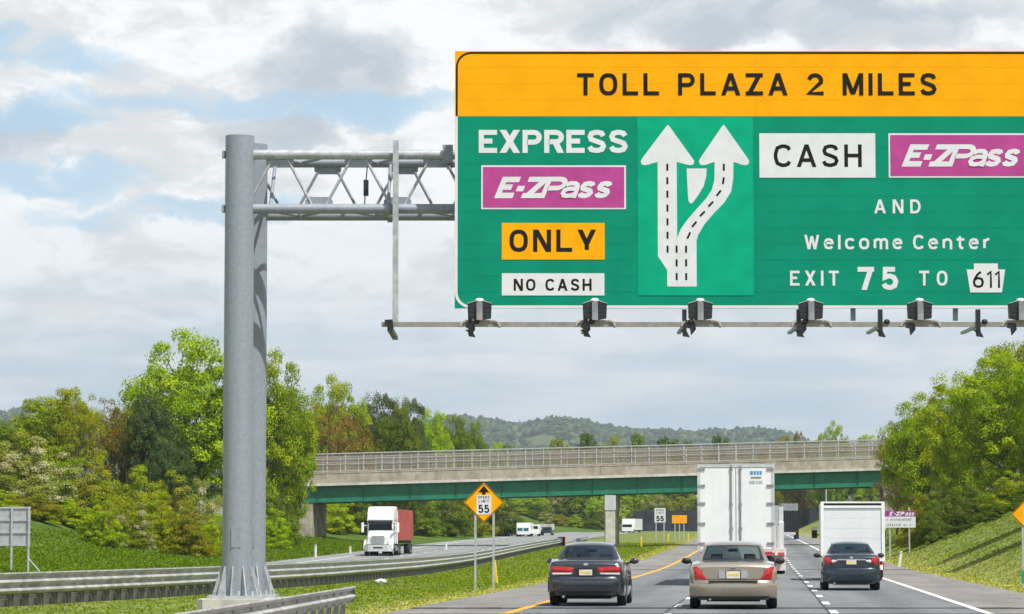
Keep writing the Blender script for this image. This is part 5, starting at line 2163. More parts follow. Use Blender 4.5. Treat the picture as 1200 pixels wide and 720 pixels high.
def box_truck():
    D = 117.0
    c = at(999.5, 640, D)
    t = thing('box_truck', 'white box truck with roll up rear door just ahead of the navy sedan', 'box truck', (c.x, D, zroad(D) + .004), bearing(c.x, D))
    W, z0, z1, L = 2.42, .74, 3.0, 5.4
    hw = W / 2
    mb = MB()
    mb.box(-hw + .03, hw - .03, .08, L, z0, z1 - .04, ch=.04)
    mb.build('box_body', M['white_paint'], t)
    mb = MB()
    for sx in (-1, 1):
        mb.box(sx * (hw - .06) - .06, sx * (hw - .06) + .06, -.02, .12, z0, z1)
    mb.box(-hw + .12, hw - .12, -.02, .12, z1 - .06, z1)
    mb.box(-hw + .12, hw - .12, -.02, .12, z1 - .24, z1 - .15)
    mb.box(-hw + .12, hw - .12, -.02, .12, z0, z0 + .09)
    mb.build('door_frame', M['white_paint'], t)
    mb = MB()
    mb.box(-hw + .121, hw - .121, .04, .08, z1 - .149, z1 - .061)
    mb.build('header_gap', M['trim'], t)
    n = 5
    for i in range(n):
        a, b = z0 + .095, z1 - .245
        mb = MB()
        mb.box(-hw + .125, hw - .125, .02, .06, a + (b - a) * i / n + .002, a + (b - a) * (i + 1) / n - .002)
        mb.build('door_slat', M['white_door'], t)
    mb = MB()
    mb.box(-.10, .10, -.01, .018, z0 + .58, z0 + .62)
    mb.build('door_handle', M['grey_paint'], t)
    mb = MB()
    mb.box(-.12, .12, -.03, .0, z0 + .02, z0 + .09)
    mb.build('latch', M['plate_yellow'], t)
    for sx in (-1, 1):
        mb = MB()
        mb.box(sx * .82 - .30, sx * .82 + .30, -.15, .0, .42, .60, ch=.03)
        mb.build('bumper', M['white_paint'], t)
        mb = MB()
        mb.box(sx * (hw - .10) - .06, sx * (hw - .10) + .06, -.03, .05, z0 - .30, z0 - .06)
        mb.build('tail_light', M['lamp_red'], t)
        dual(t, sx * .92, 1.5, .40, .46)
        dual(t, sx * .95, 6.2, .40, .24)
        mb = MB()
        mb.box(sx * .92 - .25, sx * .92 + .25, .95, .97, .12, .62)
        mb.build('mud_flap', M['trim'], t)
        mb = MB()
        mx = sx * 1.36
        mb.box(mx - .11, mx + .11, 5.75, 5.85, 1.62, 2.05, ch=.03)
        mb.tube([(sx * 1.0, 5.85, 1.75), (mx, 5.85, 1.75)], .03, 6)
        m_ = mb.build('door_mirror', M['trim'], t)
        mb = MB()
        mb.box(mx - .10, mx + .10, 5.74, 5.748, 1.93, 2.06)
        mb.build('mirror_cap', M['flap'], m_)
    mb = MB()
    mb.box(-1.0, 1.0, L + .05, L + 1.6, .55, 2.25, ch=.12)
    mb.prism([(-.98, L + 1.6), (.98, L + 1.6), (.9, L + 2.6), (-.9, L + 2.6)], .5, 1.35)
    mb.build('cab', M['white_paint'], t, smooth=30)
    mb = MB()
    mb.box(-.5, .5, .2, L + 2.2, .40, .66)
    mb.box(-hw + .1, hw - .1, .1, L, .62, z0 - .002)
    mb.build('chassis', M['under'], t)


box_truck()


def flatbed():
    D = 139.0
    c = at(888.0, 660, D)
    t = thing('flatbed_truck', 'flatbed work truck with red and white striped tail mostly hidden past the trailer right side', 'flatbed truck', (c.x, D, zroad(D) + .004), bearing(c.x, D))
    hw = 1.28
    mb = MB()
    mb.box(-hw, hw, 0, 6.0, 1.0, 1.16, ch=.02)
    mb.build('flat_deck', M['flap'], t)
    for k in range(6):
        mb = MB()
        x0 = -hw + .08 + k * .42
        mb.box(x0, x0 + .30, -.012, -.002, .86, .98)
        mb.build('reflective_stripe', M['stripe_red'], t)
    mb = MB()
    mb.box(-hw, hw, -.0015, .06, .84, .998)
    mb.build('tail_beam', M['white_paint'], t)
    for sx in (-1, 1):
        mb = MB()
        mb.box(sx * .92 - .34, sx * .92 + .34, .55, .57, .16, .80)
        f = mb.build('mud_flap', M['flap'], t)
        for k in range(3):
            mb = MB()
            x0 = sx * .92 - .18 + k * .14
            mb.box(x0, x0 + .05, .542, .548, .42, .72)
            mb.build('flap_mark', M['stripe_red'], f)
        dual(t, sx * .95, 1.2, .48)
        dual(t, sx * 1.0, 7.4, .48, .28)
        mb = MB()
        mb.tube([(sx * 1.02, 3.4, 1.17), (sx * 1.02, 3.4, 2.34)], .19, 12)
        mb.sphere((sx * 1.02, 3.4, 2.34), .19, .19, .1, 12, 6)
        mb.build('cylinder_tank', M['alu_white'], t, smooth=50)
    mb = MB()
    mb.box(-.45, .45, .1, 8.0, .62, .99)
    mb.build('chassis', M['under'], t)
    mb = MB()
    mb.box(-1.15, 1.15, 6.2, 8.0, .7, 2.9, ch=.12)
    mb.prism([(-1.1, 8.0), (1.1, 8.0), (1.0, 9.2), (-1.0, 9.2)], .6, 1.6)
    mb.build('cab', M['grey_paint'], t, smooth=30)
    mb = MB()
    mb.box(-1.2, 1.2, 5.95, 6.1, 1.17, 3.1)
    mb.build('headboard', M['alu_white'], t)


flatbed()


def black_truck():
    D = 388.0
    c = at(924.0, 620, D)
    t = thing('dump_truck', 'distant black truck with grey load top in the gap between trailer and box truck', 'dump truck', (c.x, D, zroad(D) + .004), bearing(c.x, D))
    hw = 1.3
    mb = MB()
    mb.prism([(-hw, 1.0), (hw, 1.0), (hw, 3.55), (hw - .08, 3.6), (-hw + .08, 3.6), (-hw, 3.55)], -6.2, 0.0, Matrix.Rotation(R(90), 4, 'X'))
    mb.build('dump_body', M['under'], t)
    mb = MB()
    for k in range(4):
        x = -hw + .1 + k * (2 * hw - .2) / 3
        mb.box(x - .06, x + .06, -.08, -.002, 1.1, 3.5)
    mb.build('tailgate_rib', M['trim'], t)
    mb = MB()
    mb.box(-hw + .1, hw - .1, .2, 6.0, 3.602, 4.5, ch=.2)
    mb.build('load_cover', M['grey_paint'], t)
    mb = MB()
    mb.box(-.9, .9, -.05, .05, .55, .9)
    mb.build('rear_bar', M['alu_white'], t)
    mb = MB()
    mb.box(-.5, .5, .1, 8.5, .6, .99)
    mb.box(-1.2, 1.2, 6.5, 8.6, .8, 3.2)
    mb.build('cab', M['black_metal'], t)
    for sx in (-1, 1):
        for y in (.9, 2.2, 7.8):
            dual(t, sx * 1.0, y, .52, .6 if y < 5 else .3)
        mb = MB()
        mb.box(sx * 1.1 - .1, sx * 1.1 + .1, -.06, .0, .95, 1.08)
        mb.build('tail_light', M['lamp_red'], t)


black_truck()


def oncoming_tractor():
    D = 222.0
    c = at(443, 640, D)
    e = 4.0
    slope = (lleft(D + e) - lleft(D - e)) / (2 * e)
    head = PI - math.atan(slope) - 0.012
    t = thing('tractor_trailer', 'white truck with tall sleeper cab pulling a red container on the oncoming road', 'truck', (c.x, D, zroad(D) + .004), head)
    # local: front bumper at y = 0 facing -Y locally reversed -> nose towards +y
    wp = M['white_paint']
    # nose at y = 0, body runs to -y
    mb = MB()
    prof = [(-0.15, .95), (-.10, 1.55), (-.35, 1.80), (-1.55, 2.05), (-1.9, 2.06), (-1.9, .95)]
    rows = []
    for sx, k in ((-1.0, .90), (-.92, 1.0), (-.5, 1.03), (0, 1.04), (.5, 1.03), (.92, 1.0), (1.0, .90)):
        rows.append([(sx * (.86 + .16 * min(1, max(0, -y / 1.9))), y + (0 if abs(sx) < .9 else -.12), .95 + (z - .95) * k) for y, z in prof])
    mb.quadgrid(rows)
    mb.poly(rows[0][::-1])
    mb.poly(rows[-1])
    mb.build('hood', wp, t, smooth=40)
    mb = MB()
    mb.box(-1.08, 1.08, -4.6, -1.901, 1.0, 2.98, ch=.1)
    cab = mb.build('cab', wp, t, smooth=30)
    # sloped roof fairing
    mb = MB()
    rows = []
    for y, z, w in ((-1.75, 2.982, 1.08), (-1.80, 3.15, 1.06), (-2.2, 3.7, 1.08), (-2.7, 4.02, 1.10), (-3.2, 4.08, 1.12), (-4.6, 4.08, 1.14)):
        rows.append([(-w, y, 2.982), (-w, y, z - .1), (-w + .12, y, z), (w - .12, y, z), (w, y, z - .1), (w, y, 2.982)])
    mb.quadgrid(rows, flip=True)
    mb.poly(rows[0])
    mb.poly(rows[-1][::-1])
    mb.build('roof_fairing', wp, t, smooth=40)
    mb = MB()
    mb.prism([(-.99, 2.10), (.99, 2.10), (.93, 2.66), (-.93, 2.66)], 0, .02, Matrix(((1, 0, 0, 0), (0, 0, 1, -1.905), (0, 1, 0, 0), (0, 0, 0, 1))))
    mb.build('windscreen', M['glass_dark'], t)
    mb = MB()
    mb.box(-1.02, 1.02, -1.95, -1.62, 2.68, 2.86, ch=.05)
    mb.build('sun_visor', M['glass_dark'], t)
    mb = MB()
    mb.box(-.52, .52, -.12, -.03, 1.0, 1.66, ch=.02)
    g = mb.build('grille_frame', M['chrome'], t)
    for k in range(6):
        mb = MB()
        mb.box(-.46, .46, -.026, -.012, 1.05 + k * .095, 1.09 + k * .095)
        mb.build('grille_bar', M['grey_paint'], g)
    mb = MB()
    mb.prism([(-1.2, -.5), (-1.1, -.12), (-.8, .08), (.8, .08), (1.1, -.12), (1.2, -.5)], .38, .92)
    mb.build('bumper', M['alu_white'], t, smooth=30)
    mb = MB()
    mb.box(-.4, .4, .081, .09, .62, .74)
    mb.build('bumper_slot', M['trim'], t)
    for sx in (-1, 1):
        mb = MB()
        rows = []
        for i in range(9):
            a = PI * i / 8
            y, z = -1.0 + .78 * math.cos(a), .62 + .72 * math.sin(a)
            rows.append([(sx * .82, y, z), (sx * 1.18, y, z), (sx * 1.22, y, z - .05), (sx * 1.22, y * .98 - .02, z - .16)])
        mb.quadgrid(rows, flip=sx > 0)
        mb.build('front_wing', wp, t, smooth=50)
        mb = MB()
        mb.box(sx * .85 - .14, sx * .85 + .14, -.26, -.13, 1.0, 1.22, ch=.03)
        mb.build('headlight', M['lamp_white'], t)
        # blue sweep on the hood side and cab
        mb = MB()
        x = sx * 1.085
        mb.poly([(x, -1.95, 1.72), (x, -4.5, 1.86), (x, -4.5, 2.0), (x, -1.95, 1.84)])
        mb.build('side_stripe', M['blue_trim'], t)
        mb = MB()
        mb.poly([(sx * .93, -.55, 1.50), (sx * 1.055, -1.9, 1.72), (sx * 1.055, -1.9, 1.90), (sx * .93, -.62, 1.58)])
        mb.build('hood_stripe', M['blue_trim'], t)
        mb = MB()
        mb.box(sx * 1.083 - .004, sx * 1.083 + .004, -2.85, -2.0, 2.1, 2.7)
        mb.build('side_window', M['glass_dark'], t)
        mb = MB()
        mb.tube([(sx * 1.1, -1.8, 2.5), (sx * 1.45, -1.75, 2.5)], .03, 6)
        mb.box(sx * 1.46 - .11, sx * 1.46 + .11, -1.8, -1.7, 1.95, 2.75, ch=.03)
        mb.build('door_mirror', wp, t)
        mb = MB()
        mb.tube([(sx * .95, -2.4, .62), (sx * .95, -4.0, .62)], .30, 14)
        mb.build('fuel_tank', M['chrome'], t, smooth=50)
        mb = MB()
        mb.box(sx * 1.12 - .03, sx * 1.12 + .03, -5.2, -4.6, 1.0, 3.7)
        mb.build('cab_extender', wp, t)
        mb = MB()
        mb.tube([(sx * .95, -4.75, 1.1), (sx * .95, -4.75, 3.9)], .08, 10)
        mb.build('exhaust_stack', M['chrome'], t, smooth=50)
        wheel(t, sx * 1.02, -1.0, .50, .30, M['chrome'])
        for y in (-5.4, -6.7, -16.0, -17.2):
            dual(t, sx * .95, y, .50, .56, 'chrome' if y > -8 else 'alloy')
    mb = MB()
    mb.box(-.45, .45, -8.0, -.3, .65, .99)
    mb.box(-1.05, 1.05, -18.6, -5.2, 1.04, 1.28)
    mb.build('chassis', M['under'], t)
    mb = MB()
    mb.box(-1.2, 1.2, -18.6, -5.6, 1.30, 3.88)
    cbox = mb.build('container', M['red_box'], t)
    for sx in (-1, 1):
        for k in range(26):
            y = -18.45 + k * .5
            mb = MB()
            mb.box(sx * 1.2 - .03, sx * 1.2 + .03, y, y + .25, 1.42, 3.76)
            mb.build('corrugation', M['red_box'], cbox)

    t.scale = (.88, .88, .88)


oncoming_tractor()


def far_vehicles():
    def hd(D):
        e = 5.0
        return PI - math.atan((lleft(D + e) - lleft(D - e)) / (2 * e))
    D = 452.0
    c = at(591, 624, D)
    t = thing('box_truck', 'distant blue and white truck beyond the diamond sign, leftmost of the far oncoming vehicles', 'truck', (c.x, D, zroad(D)), hd(D), 'far oncoming vehicles')
    mb = MB()
    mb.box(-1.15, 1.15, -9, -1.8, .9, 3.9)
    mb.build('box_body', M['alu_white'], t)
    for k in range(5):
        mb = MB()
        mb.box(-1.05 + k * .44, -.80 + k * .44, -1.8, -1.77, .95, 2.7)
        mb.build('blue_panel', M['blue_deep'], t)
    mb = MB()
    mb.box(-1.05, 1.05, -1.75, -.1, .5, 2.0, ch=.1)
    mb.build('cab', M['blue_deep'], t)
    mb = MB()
    mb.box(-.9, .9, -.098, -.08, 1.3, 1.9)
    mb.build('windscreen', M['glass_dark'], t)
    for sx in (-1, 1):
        for y in (-1.0, -7.5):
            dual(t, sx * .95, y, .45, .35)
    t.scale = (.72, .72, .62)
    D = 440.0
    c = at(613, 622, D)
    t = thing('box_truck', 'distant white high fronted truck with teal windscreen on the oncoming road', 'truck', (c.x, D, zroad(D)), hd(D), 'far oncoming vehicles')
    mb = MB()
    mb.box(-1.2, 1.2, -8, -.6, .7, 3.2, ch=.12)
    mb.build('box_body', M['white_paint'], t)
    mb = MB()
    mb.box(-1.1, 1.1, -.6, 0, .5, 2.2, ch=.12)
    mb.build('cab', M['white_paint'], t)
    for sx in (-1, 1):
        mb = MB()
        mb.box(sx * .5 - .42, sx * .5 + .42, .001, .02, 1.3, 2.0)
        mb.build('windscreen', M['teal_glass'], t)
        mb = MB()
        mb.box(sx * .8 - .15, sx * .8 + .15, .001, .02, .8, .95)
        mb.build('headlight', M['lamp_white'], t)
        for y in (-1.0, -6.5):
            dual(t, sx * 1.0, y, .45, .35)
    t.scale = (.85, .85, .62)
    D = 446.0
    c = at(624.5, 624, D)
    t = thing('camper_van', 'distant small cream camper just right of the white high fronted truck', 'van', (c.x, D, zroad(D)), hd(D), 'far oncoming vehicles')
    mb = MB()
    mb.box(-.9, .9, -5, -.9, .5, 2.3, ch=.1)
    mb.build('box_body', M['white_post'], t)
    mb = MB()
    mb.box(-.88, .88, -.9, 0, .45, 1.4, ch=.15)
    mb.build('hood', M['white_post'], t)
    mb = MB()
    mb.box(-.75, .75, -.898, -.87, 1.42, 2.0)
    mb.build('windscreen', M['glass_dark'], t)
    for sx in (-1, 1):
        for y in (-.7, -4.0):
            dual(t, sx * .8, y, .36, .24)
    t.scale = (.9, .9, .75)
    D = 470.0
    c = at(640, 626, D)
    t = thing('pickup_truck', 'distant dark pickup with pale boxy load on the oncoming road', 'pickup', (c.x, D, zroad(D)), hd(D), 'far oncoming vehicles')
    mb = MB()
    mb.box(-.95, .95, -5.2, 0, .5, 1.15, ch=.15)
    mb.build('body', M['graphite'], t)
    mb = MB()
    mb.prism([(-1.4, 1.15), (-3.1, 1.15), (-2.9, 1.8), (-1.9, 1.8)], -.8, .8, Matrix(((0, 0, 1, 0), (1, 0, 0, 0), (0, 1, 0, 0), (0, 0, 0, 1))))
    mb.build('cabin', M['glass_dark'], t)
    mb = MB()
    mb.box(-1.0, 1.3, -5.4, -3.2, 1.16, 2.5, ch=.05)
    mb.build('load_box', M['conc_pale'], t)
    for sx in (-1, 1):
        for y in (-.9, -4.2):
            dual(t, sx * .85, y, .38, .25)
    t.scale = (.9, .9, .7)
    D = 550.0
    c = at(735, 618, D)
    t = thing('box_truck', 'distant white box truck just right of the bridge pier', 'truck', (c.x, D, gz(c.x, D) - .1), hd(D) - .12, 'far oncoming vehicles')
    mb = MB()
    mb.box(-1.25, 1.25, -9, -1.4, .8, 3.5)
    mb.build('box_body', M['white_paint'], t)
    mb = MB()
    mb.box(-1.1, 1.1, -1.4, 0, .5, 2.4, ch=.15)
    mb.build('cab', M['white_paint'], t)
    mb = MB()
    mb.box(-.9, .9, .001, .02, 1.5, 2.1)
    mb.build('windscreen', M['glass_dark'], t)
    for sx in (-1, 1):
        for y in (-1.0, -7.5):
            dual(t, sx * 1.0, y, .48, .35)

    t.scale = (.95, .95, .74)


M['teal_glass'] = pmat('teal_windscreen', (0.02, 0.16, 0.17), 0.15, 0, 0.1, 2, coat=.5)
far_vehicles()


# ------------------------------------------------------------------ trees and shrubs
def crown_mesh(name, seed, n_clump, per, leaf, lo, shape='round', clump=(.20, .34), rough=.30):
    """leaves on many clumps inside a unit crown: half width 0.5, from z = lo to 1"""
    rng = np.random.default_rng(seed)
    c = []
    zc, hz = (lo + 1) / 2, (1 - lo) / 2
    while len(c) < n_clump:
        p = rng.normal(size=3)
        p /= np.linalg.norm(p)
        r = rng.uniform(.22, .96) ** .62
        if shape == 'cone':
            f = rng.uniform(0, 1) ** .75
            ang = rng.uniform(0, 2 * PI)
            rad = (1 - f) * .5 * rng.uniform(.55, .95) + .02
            c.append((rad * math.cos(ang), rad * math.sin(ang), lo + f * (1 - lo) * .96, (.10 + .10 * (1 - f)) * rng.uniform(.8, 1.2)))
            continue
        if shape == 'shrub' and p[2] < -.2:
            p[2] *= .6
        rr = rng.uniform(*clump) * .5
        q = p * r * np.array([.5, .5, hz])
        if shape == 'sparse':
            q *= rng.uniform(.8, 1.12)
        if shape == 'shrub':
            c.append((q[0], q[1], lo + abs(p[2]) * r * (1 - lo) * .92, rr))
            continue
        c.append((q[0], q[1], zc + q[2], rr))
    V, T, Fn = [], [], 0
    N = n_clump * per
    V = np.zeros((N, 4, 3), dtype=np.float32)
    T = np.zeros((N, 4, 4), dtype=np.float32)
    k = 0
    for (x, y, z, r) in c:
        tone, kind = rng.random(), rng.random()
        d = rng.normal(size=(per, 3))
        d /= np.linalg.norm(d, axis=1)[:, None]
        d[:, 2] = np.where(d[:, 2] < -.3, -d[:, 2], d[:, 2])
        rad = r * (rng.uniform(.30, 1.0, per) ** .30) * (1 + rough * rng.normal(size=per) * .42)
        sq = np.array([1, 1, .8])
        pos = np.array([x, y, z]) + d * rad[:, None] * sq
        nrm = d * .9 + rng.normal(size=(per, 3)) * .38 + np.array([0, 0, .25])
        nrm /= np.linalg.norm(nrm, axis=1)[:, None]
        a = np.cross(nrm, rng.normal(size=(per, 3)))
        a /= np.linalg.norm(a, axis=1)[:, None]
        b = np.cross(nrm, a)
        s = leaf * rng.uniform(.55, 1.3, per)[:, None]
        V[k:k + per, 0] = pos - a * s
        V[k:k + per, 1] = pos - b * s * .55 + nrm * s * .12
        V[k:k + per, 2] = pos + a * s
        V[k:k + per, 3] = pos + b * s * .55 + nrm * s * .12
        t1 = np.clip(.18 + tone * .58 + rng.random(per) * .24, 0, 1)
        T[k:k + per, :, 0] = t1[:, None]
        T[k:k + per, :, 1] = np.clip(kind * .75 + rng.random(per) * .25, 0, 1)[:, None]
        T[k:k + per, :, 3] = 1
        k += per
    me = bpy.data.meshes.new(name)
    me.vertices.add(N * 4)
    me.vertices.foreach_set('co', V.ravel())
    me.loops.add(N * 4)
    me.loops.foreach_set('vertex_index', np.arange(N * 4, dtype=np.int32))
    me.polygons.add(N)
    me.polygons.foreach_set('loop_start', np.arange(0, N * 4, 4, dtype=np.int32))
    me.update(calc_edges=True)
    ca = me.color_attributes.new('tint', 'FLOAT_COLOR', 'POINT')
    ca.data.foreach_set('color', T.ravel())
    me.materials.append(None)
    return me, c


def trunk_mesh(name, seed, clumps, lo, r0, multi=False):
    rnd = random.Random(seed)
    mb = MB()
    top = lo + (1 - lo) * .55
    if multi:
        for k in range(6):
            a = k * 1.05 + rnd.random()
            x, y = .03 * math.cos(a), .03 * math.sin(a)
            mb.tube([(x, y, -.04), (x * 4, y * 4, .25), (x * 8, y * 8, .55), (x * 9, y * 9, .8)], [r0, r0 * .8, r0 * .5, r0 * .2], 5)
    else:
        mb.tube([(0, 0, -.04), (.004, .006, .03), (.008, -.006, lo * .6), (-.006, .004, lo), (.004, 0, top), (0, 0, .84)], [r0 * 1.5, r0 * 1.05, r0 * .9, r0 * .7, r0 * .3, r0 * .05], 8)
        for (x, y, z, r) in clumps[:26]:
            zb = max(lo * .75, min(top, z - .22 - .1 * rnd.random()))
            mb.tube([(0, 0, zb), (x * .45, y * .45, zb + (z - zb) * .38), (x * .95, y * .95, z)], [r0 * .42, r0 * .26, r0 * .08], 5, caps=False)
    return mb.mesh(name, M['bark'], 60)


PROTO = {}


def proto(key, seed, n, per, leaf, lo, shape, r0, multi=False, **kw):
    cm, cl = crown_mesh('crown', seed, n, per, leaf, lo, shape, **kw)
    PROTO[key] = (cm, trunk_mesh('trunk', seed, cl, lo, r0, multi))


proto('maple', 11, 330, 230, .0086, .04, 'round', .018, clump=(.09, .20))
proto('maple2', 12, 300, 240, .0090, .06, 'round', .018, clump=(.09, .21))
proto('oak', 13, 230, 215, .0102, .08, 'round', .020, clump=(.10, .23))
proto('thin', 14, 130, 110, .0105, .12, 'sparse', .016, clump=(.08, .20))
proto('shrub', 16, 150, 230, .0128, .0, 'shrub', .012, True, clump=(.12, .26))
proto('shrub2', 17, 160, 220, .0122, .0, 'shrub', .012, True, clump=(.11, .25))
proto('far', 18, 80, 100, .025, .0, 'round', .018, clump=(.16, .32))

LM = {
    'bright': leaf_mat('bright_leaf', (0.125, 0.235, 0.005), (0.28, 0.41, 0.010), (0.36, 0.46, 0.015)),
    'fresh': leaf_mat('fresh_leaf', (0.16, 0.25, 0.006), (0.30, 0.395, 0.012), (0.36, 0.40, 0.025)),
    'olive': leaf_mat('olive_leaf', (0.15, 0.185, 0.009), (0.255, 0.28, 0.018), (0.30, 0.27, 0.04)),
    'green': leaf_mat('mid_leaf', (0.075, 0.15, 0.010), (0.15, 0.225, 0.015), (0.20, 0.26, 0.03)),
    'rust': leaf_mat('rusty_leaf', (0.15, 0.125, 0.02), (0.215, 0.18, 0.03), (0.24, 0.13, 0.04)),
    'pine': leaf_mat('pine_needle', (0.032, 0.075, 0.025), (0.085, 0.135, 0.04), (0.11, 0.16, 0.04)),
    'greygreen': leaf_mat('grey_green_leaf', (0.06, 0.10, 0.03), (0.115, 0.155, 0.04), (0.15, 0.18, 0.05)),
    'dark': leaf_mat('dark_leaf', (0.05, 0.10, 0.010), (0.105, 0.155, 0.014), (0.14, 0.18, 0.03)),
    'blossom': leaf_mat('blossom_leaf', (0.13, 0.20, 0.010), (0.23, 0.29, 0.02), (0.50, 0.48, 0.28)),
    'cream': leaf_mat('cream_leaf', (0.18, 0.22, 0.03), (0.30, 0.32, 0.08), (0.55, 0.53, 0.34)),
    'brown': leaf_mat('brown_twig', (0.13, 0.11, 0.05), (0.20, 0.165, 0.08), (0.22, 0.155, 0.11)),
}
rt = random.Random(21)


def plant(key, mat, u, D, vtop, wpx, label, name='tree', cat='tree', group=None, sink=0.1, depth=1.0, X=None):
    x = (u - 600) / F * D if X is None else X
    g = gz(x, D)
    top = at(u, vtop, D).z
    h = max(top - g, 1.0) + sink
    w = wpx * D / F
    o = thing(name, label, cat, (x, D, g - sink), rt.uniform(0, 6.28), group)
    cm, tm = PROTO[key]
    c = put('crown', cm, o)
    c.scale = (w, w * depth, h)
    c.material_slots[0].link = 'OBJECT'
    c.material_slots[0].material = LM[mat]
    t = put('trunk' if name != 'shrub' else 'stems', tm, o)
    t.scale = (max(w, h * .6), max(w, h * .6), h)
    return o


SH = 'shrub'
# the left bank, big trees
plant('maple', 'bright', 230, 258, 388, 178, 'tallest bright green round tree, cut by the gantry column')
plant('maple', 'bright', 313, 262, 412, 116, 'bright green tree directly right of the gantry column at the bridge end')
plant('maple2', 'bright', 344, 270, 482, 54, 'bright green tree drooping over the left end of the bridge')
plant('oak', 'pine', 176, 250, 462, 66, 'dark blue green tree left of the tallest bright tree')
plant('oak', 'pine', 200, 242, 512, 60, 'low dark tree in front of the tallest bright tree')
plant('oak', 'fresh', 66, 246, 452, 100, 'yellow green feathery tree in the middle of the left skyline')
plant('thin', 'rust', 125, 252, 466, 80, 'thin reddish tipped tree left of the dark blue green tree')
plant('oak', 'green', 20, 262, 490, 110, 'mid green tree at the left photo edge on the skyline')
plant('thin', 'olive', 95, 240, 462, 70, 'thin olive tree on the left skyline between the feathery and the reddish tree')
plant('oak', 'olive', 150, 256, 485, 70, 'small olive tree tucked beneath the dark blue green tree')
# shrubs on the left bank: back row, then front row
back = [(-25, 505, 95, 'blossom', 'tall shrub with cream blossom at the left photo edge'),
        (22, 500, 95, 'cream', 'pale blossoming shrub above the grey sign back'),
        (72, 508, 90, 'blossom', 'shrub with scattered cream blossom below the feathery tree'),
        (118, 528, 80, 'olive', 'olive shrub below the thin reddish tree'),
        (158, 530, 80, 'fresh', 'yellow green shrub below the dark trees'),
        (200, 545, 75, 'olive', 'olive shrub below the tallest bright tree'),
        (238, 545, 60, 'cream', 'cream flowering shrub just left of the gantry column'),
        (312, 556, 74, 'green', 'mid green shrub just right of the gantry column'),
        (334, 578, 40, 'dark', 'dark shrub left of the bridge abutment')]
for i, (u, vt, w, m, lab) in enumerate(back):
    plant('shrub' if i % 2 else 'shrub2', m, u, 212 + (i % 3) * 6 + (24 if u > 300 else 0), vt, w, lab, SH, 'shrub')
front = [(-12, 566, 78, 'fresh', 'yellow green shrub behind the grey sign back at the left edge'),
         (40, 572, 74, 'olive', 'olive shrub immediately right of the grey sign back'),
         (82, 582, 70, 'fresh', 'round yellow green shrub at the foot of the left bank'),
         (118, 574, 66, 'bright', 'bright green shrub in the centre of the left bank'),
         (152, 580, 62, 'blossom', 'shrub dotted with white blossom in the centre of the left bank'),
         (188, 576, 70, 'fresh', 'broad yellow green shrub on the left bank near the gantry column'),
         (222, 582, 62, 'olive', 'olive shrub at the grass edge left of the gantry column'),
         (252, 592, 56, 'fresh', 'yellow green shrub partly behind the gantry column foot'),
         (318, 592, 50, 'bright', 'low bright green shrub right of the gantry column above the grass')]
for i, (u, vt, w, m, lab) in enumerate(front):
    plant('shrub2' if i % 2 else 'shrub', m, u, 190 + (i % 3) * 5 + (30 if u > 300 else 0), vt, w, lab, SH, 'shrub')
UND = ('left of the grey sign back', 'just right of the grey sign back', 'below the feathery tree', 'below the bright green central shrub', 'below the white dotted central shrub', 'below the broad yellow green shrub', 'just left of the gantry column', 'hidden behind the gantry column foot')
for i, (u, w) in enumerate(((14, 60), (62, 62), (100, 54), (137, 56), (170, 60), (206, 56), (238, 52), (275, 60))):
    plant('shrub', 'dark' if i % 2 else 'olive', u, 204 + (i % 3) * 3, 600 + (i % 3) * 6, w, 'low dark undergrowth on the left bank ' + UND[i], SH, 'shrub')
# behind the left half of the bridge
plant('maple', 'fresh', 396, 350, 441, 92, 'round topped yellow green tree above the left end of the bridge')
plant('thin', 'rust', 386, 338, 470, 96, 'reddish brown tree in front of the round topped tree above the bridge')
plant('thin', 'rust', 418, 345, 490, 60, 'smaller reddish brown tree behind the bridge fence')
plant('maple2', 'greygreen', 444, 356, 460, 66, 'tall grey green tree behind the bridge fence, left one')
plant('oak', 'green', 462, 350, 472, 62, 'mid green tree between the two grey green trees behind the bridge')
plant('maple2', 'greygreen', 478, 362, 466, 62, 'tall grey green tree behind the bridge fence, right one')
plant('oak', 'bright', 502, 400, 476, 62, 'bright green tree right of the grey green ones behind the bridge')
plant('oak', 'green', 528, 430, 483, 58, 'mid green tree second from the right of the clump behind the bridge')
plant('oak', 'green', 551, 450, 491, 44, 'mid green tree at the right end of the clump behind the bridge')
plant('oak', 'bright', 577, 520, 516, 40, 'low bright tree peeping over the bridge fence right of the clump')
# under the bridge along the oncoming road
for u, vt, w, m, D, lab in ((388, 566, 70, 'fresh', 330, 'yellow green shrub beside the left bridge abutment'), (418, 572, 74, 'green', 345, 'mid green shrub under the bridge behind the white truck cab'), (452, 574, 74, 'dark', 362, 'dark shrub under the bridge behind the red container'), (486, 572, 70, 'green', 378, 'mid green shrub under the bridge right of the red container'), (516, 570, 74, 'dark', 394, 'dark shrub under the bridge left of the diamond sign post'), (548, 572, 70, 'olive', 416, 'olive shrub under the bridge behind the diamond sign'), (582, 572, 64, 'dark', 446, 'dark shrub under the bridge above the far blue truck')):
    plant('shrub2', m, u, D, vt, w, lab, SH, 'shrub')
for i, u in enumerate(range(556, 1050, 17)):
    D = 622 + (i * 37 % 19)
    m = ('bright', 'dark', 'green', 'fresh', 'dark', 'blossom', 'olive')[i % 7]
    plant('shrub' if i % 2 else 'shrub2', m, u, D, 588 + (i * 53 % 17), 36, 'shrub at the foot of the far wood beyond the bridge', SH, 'shrub', 'shrubs at the foot of the far wood')
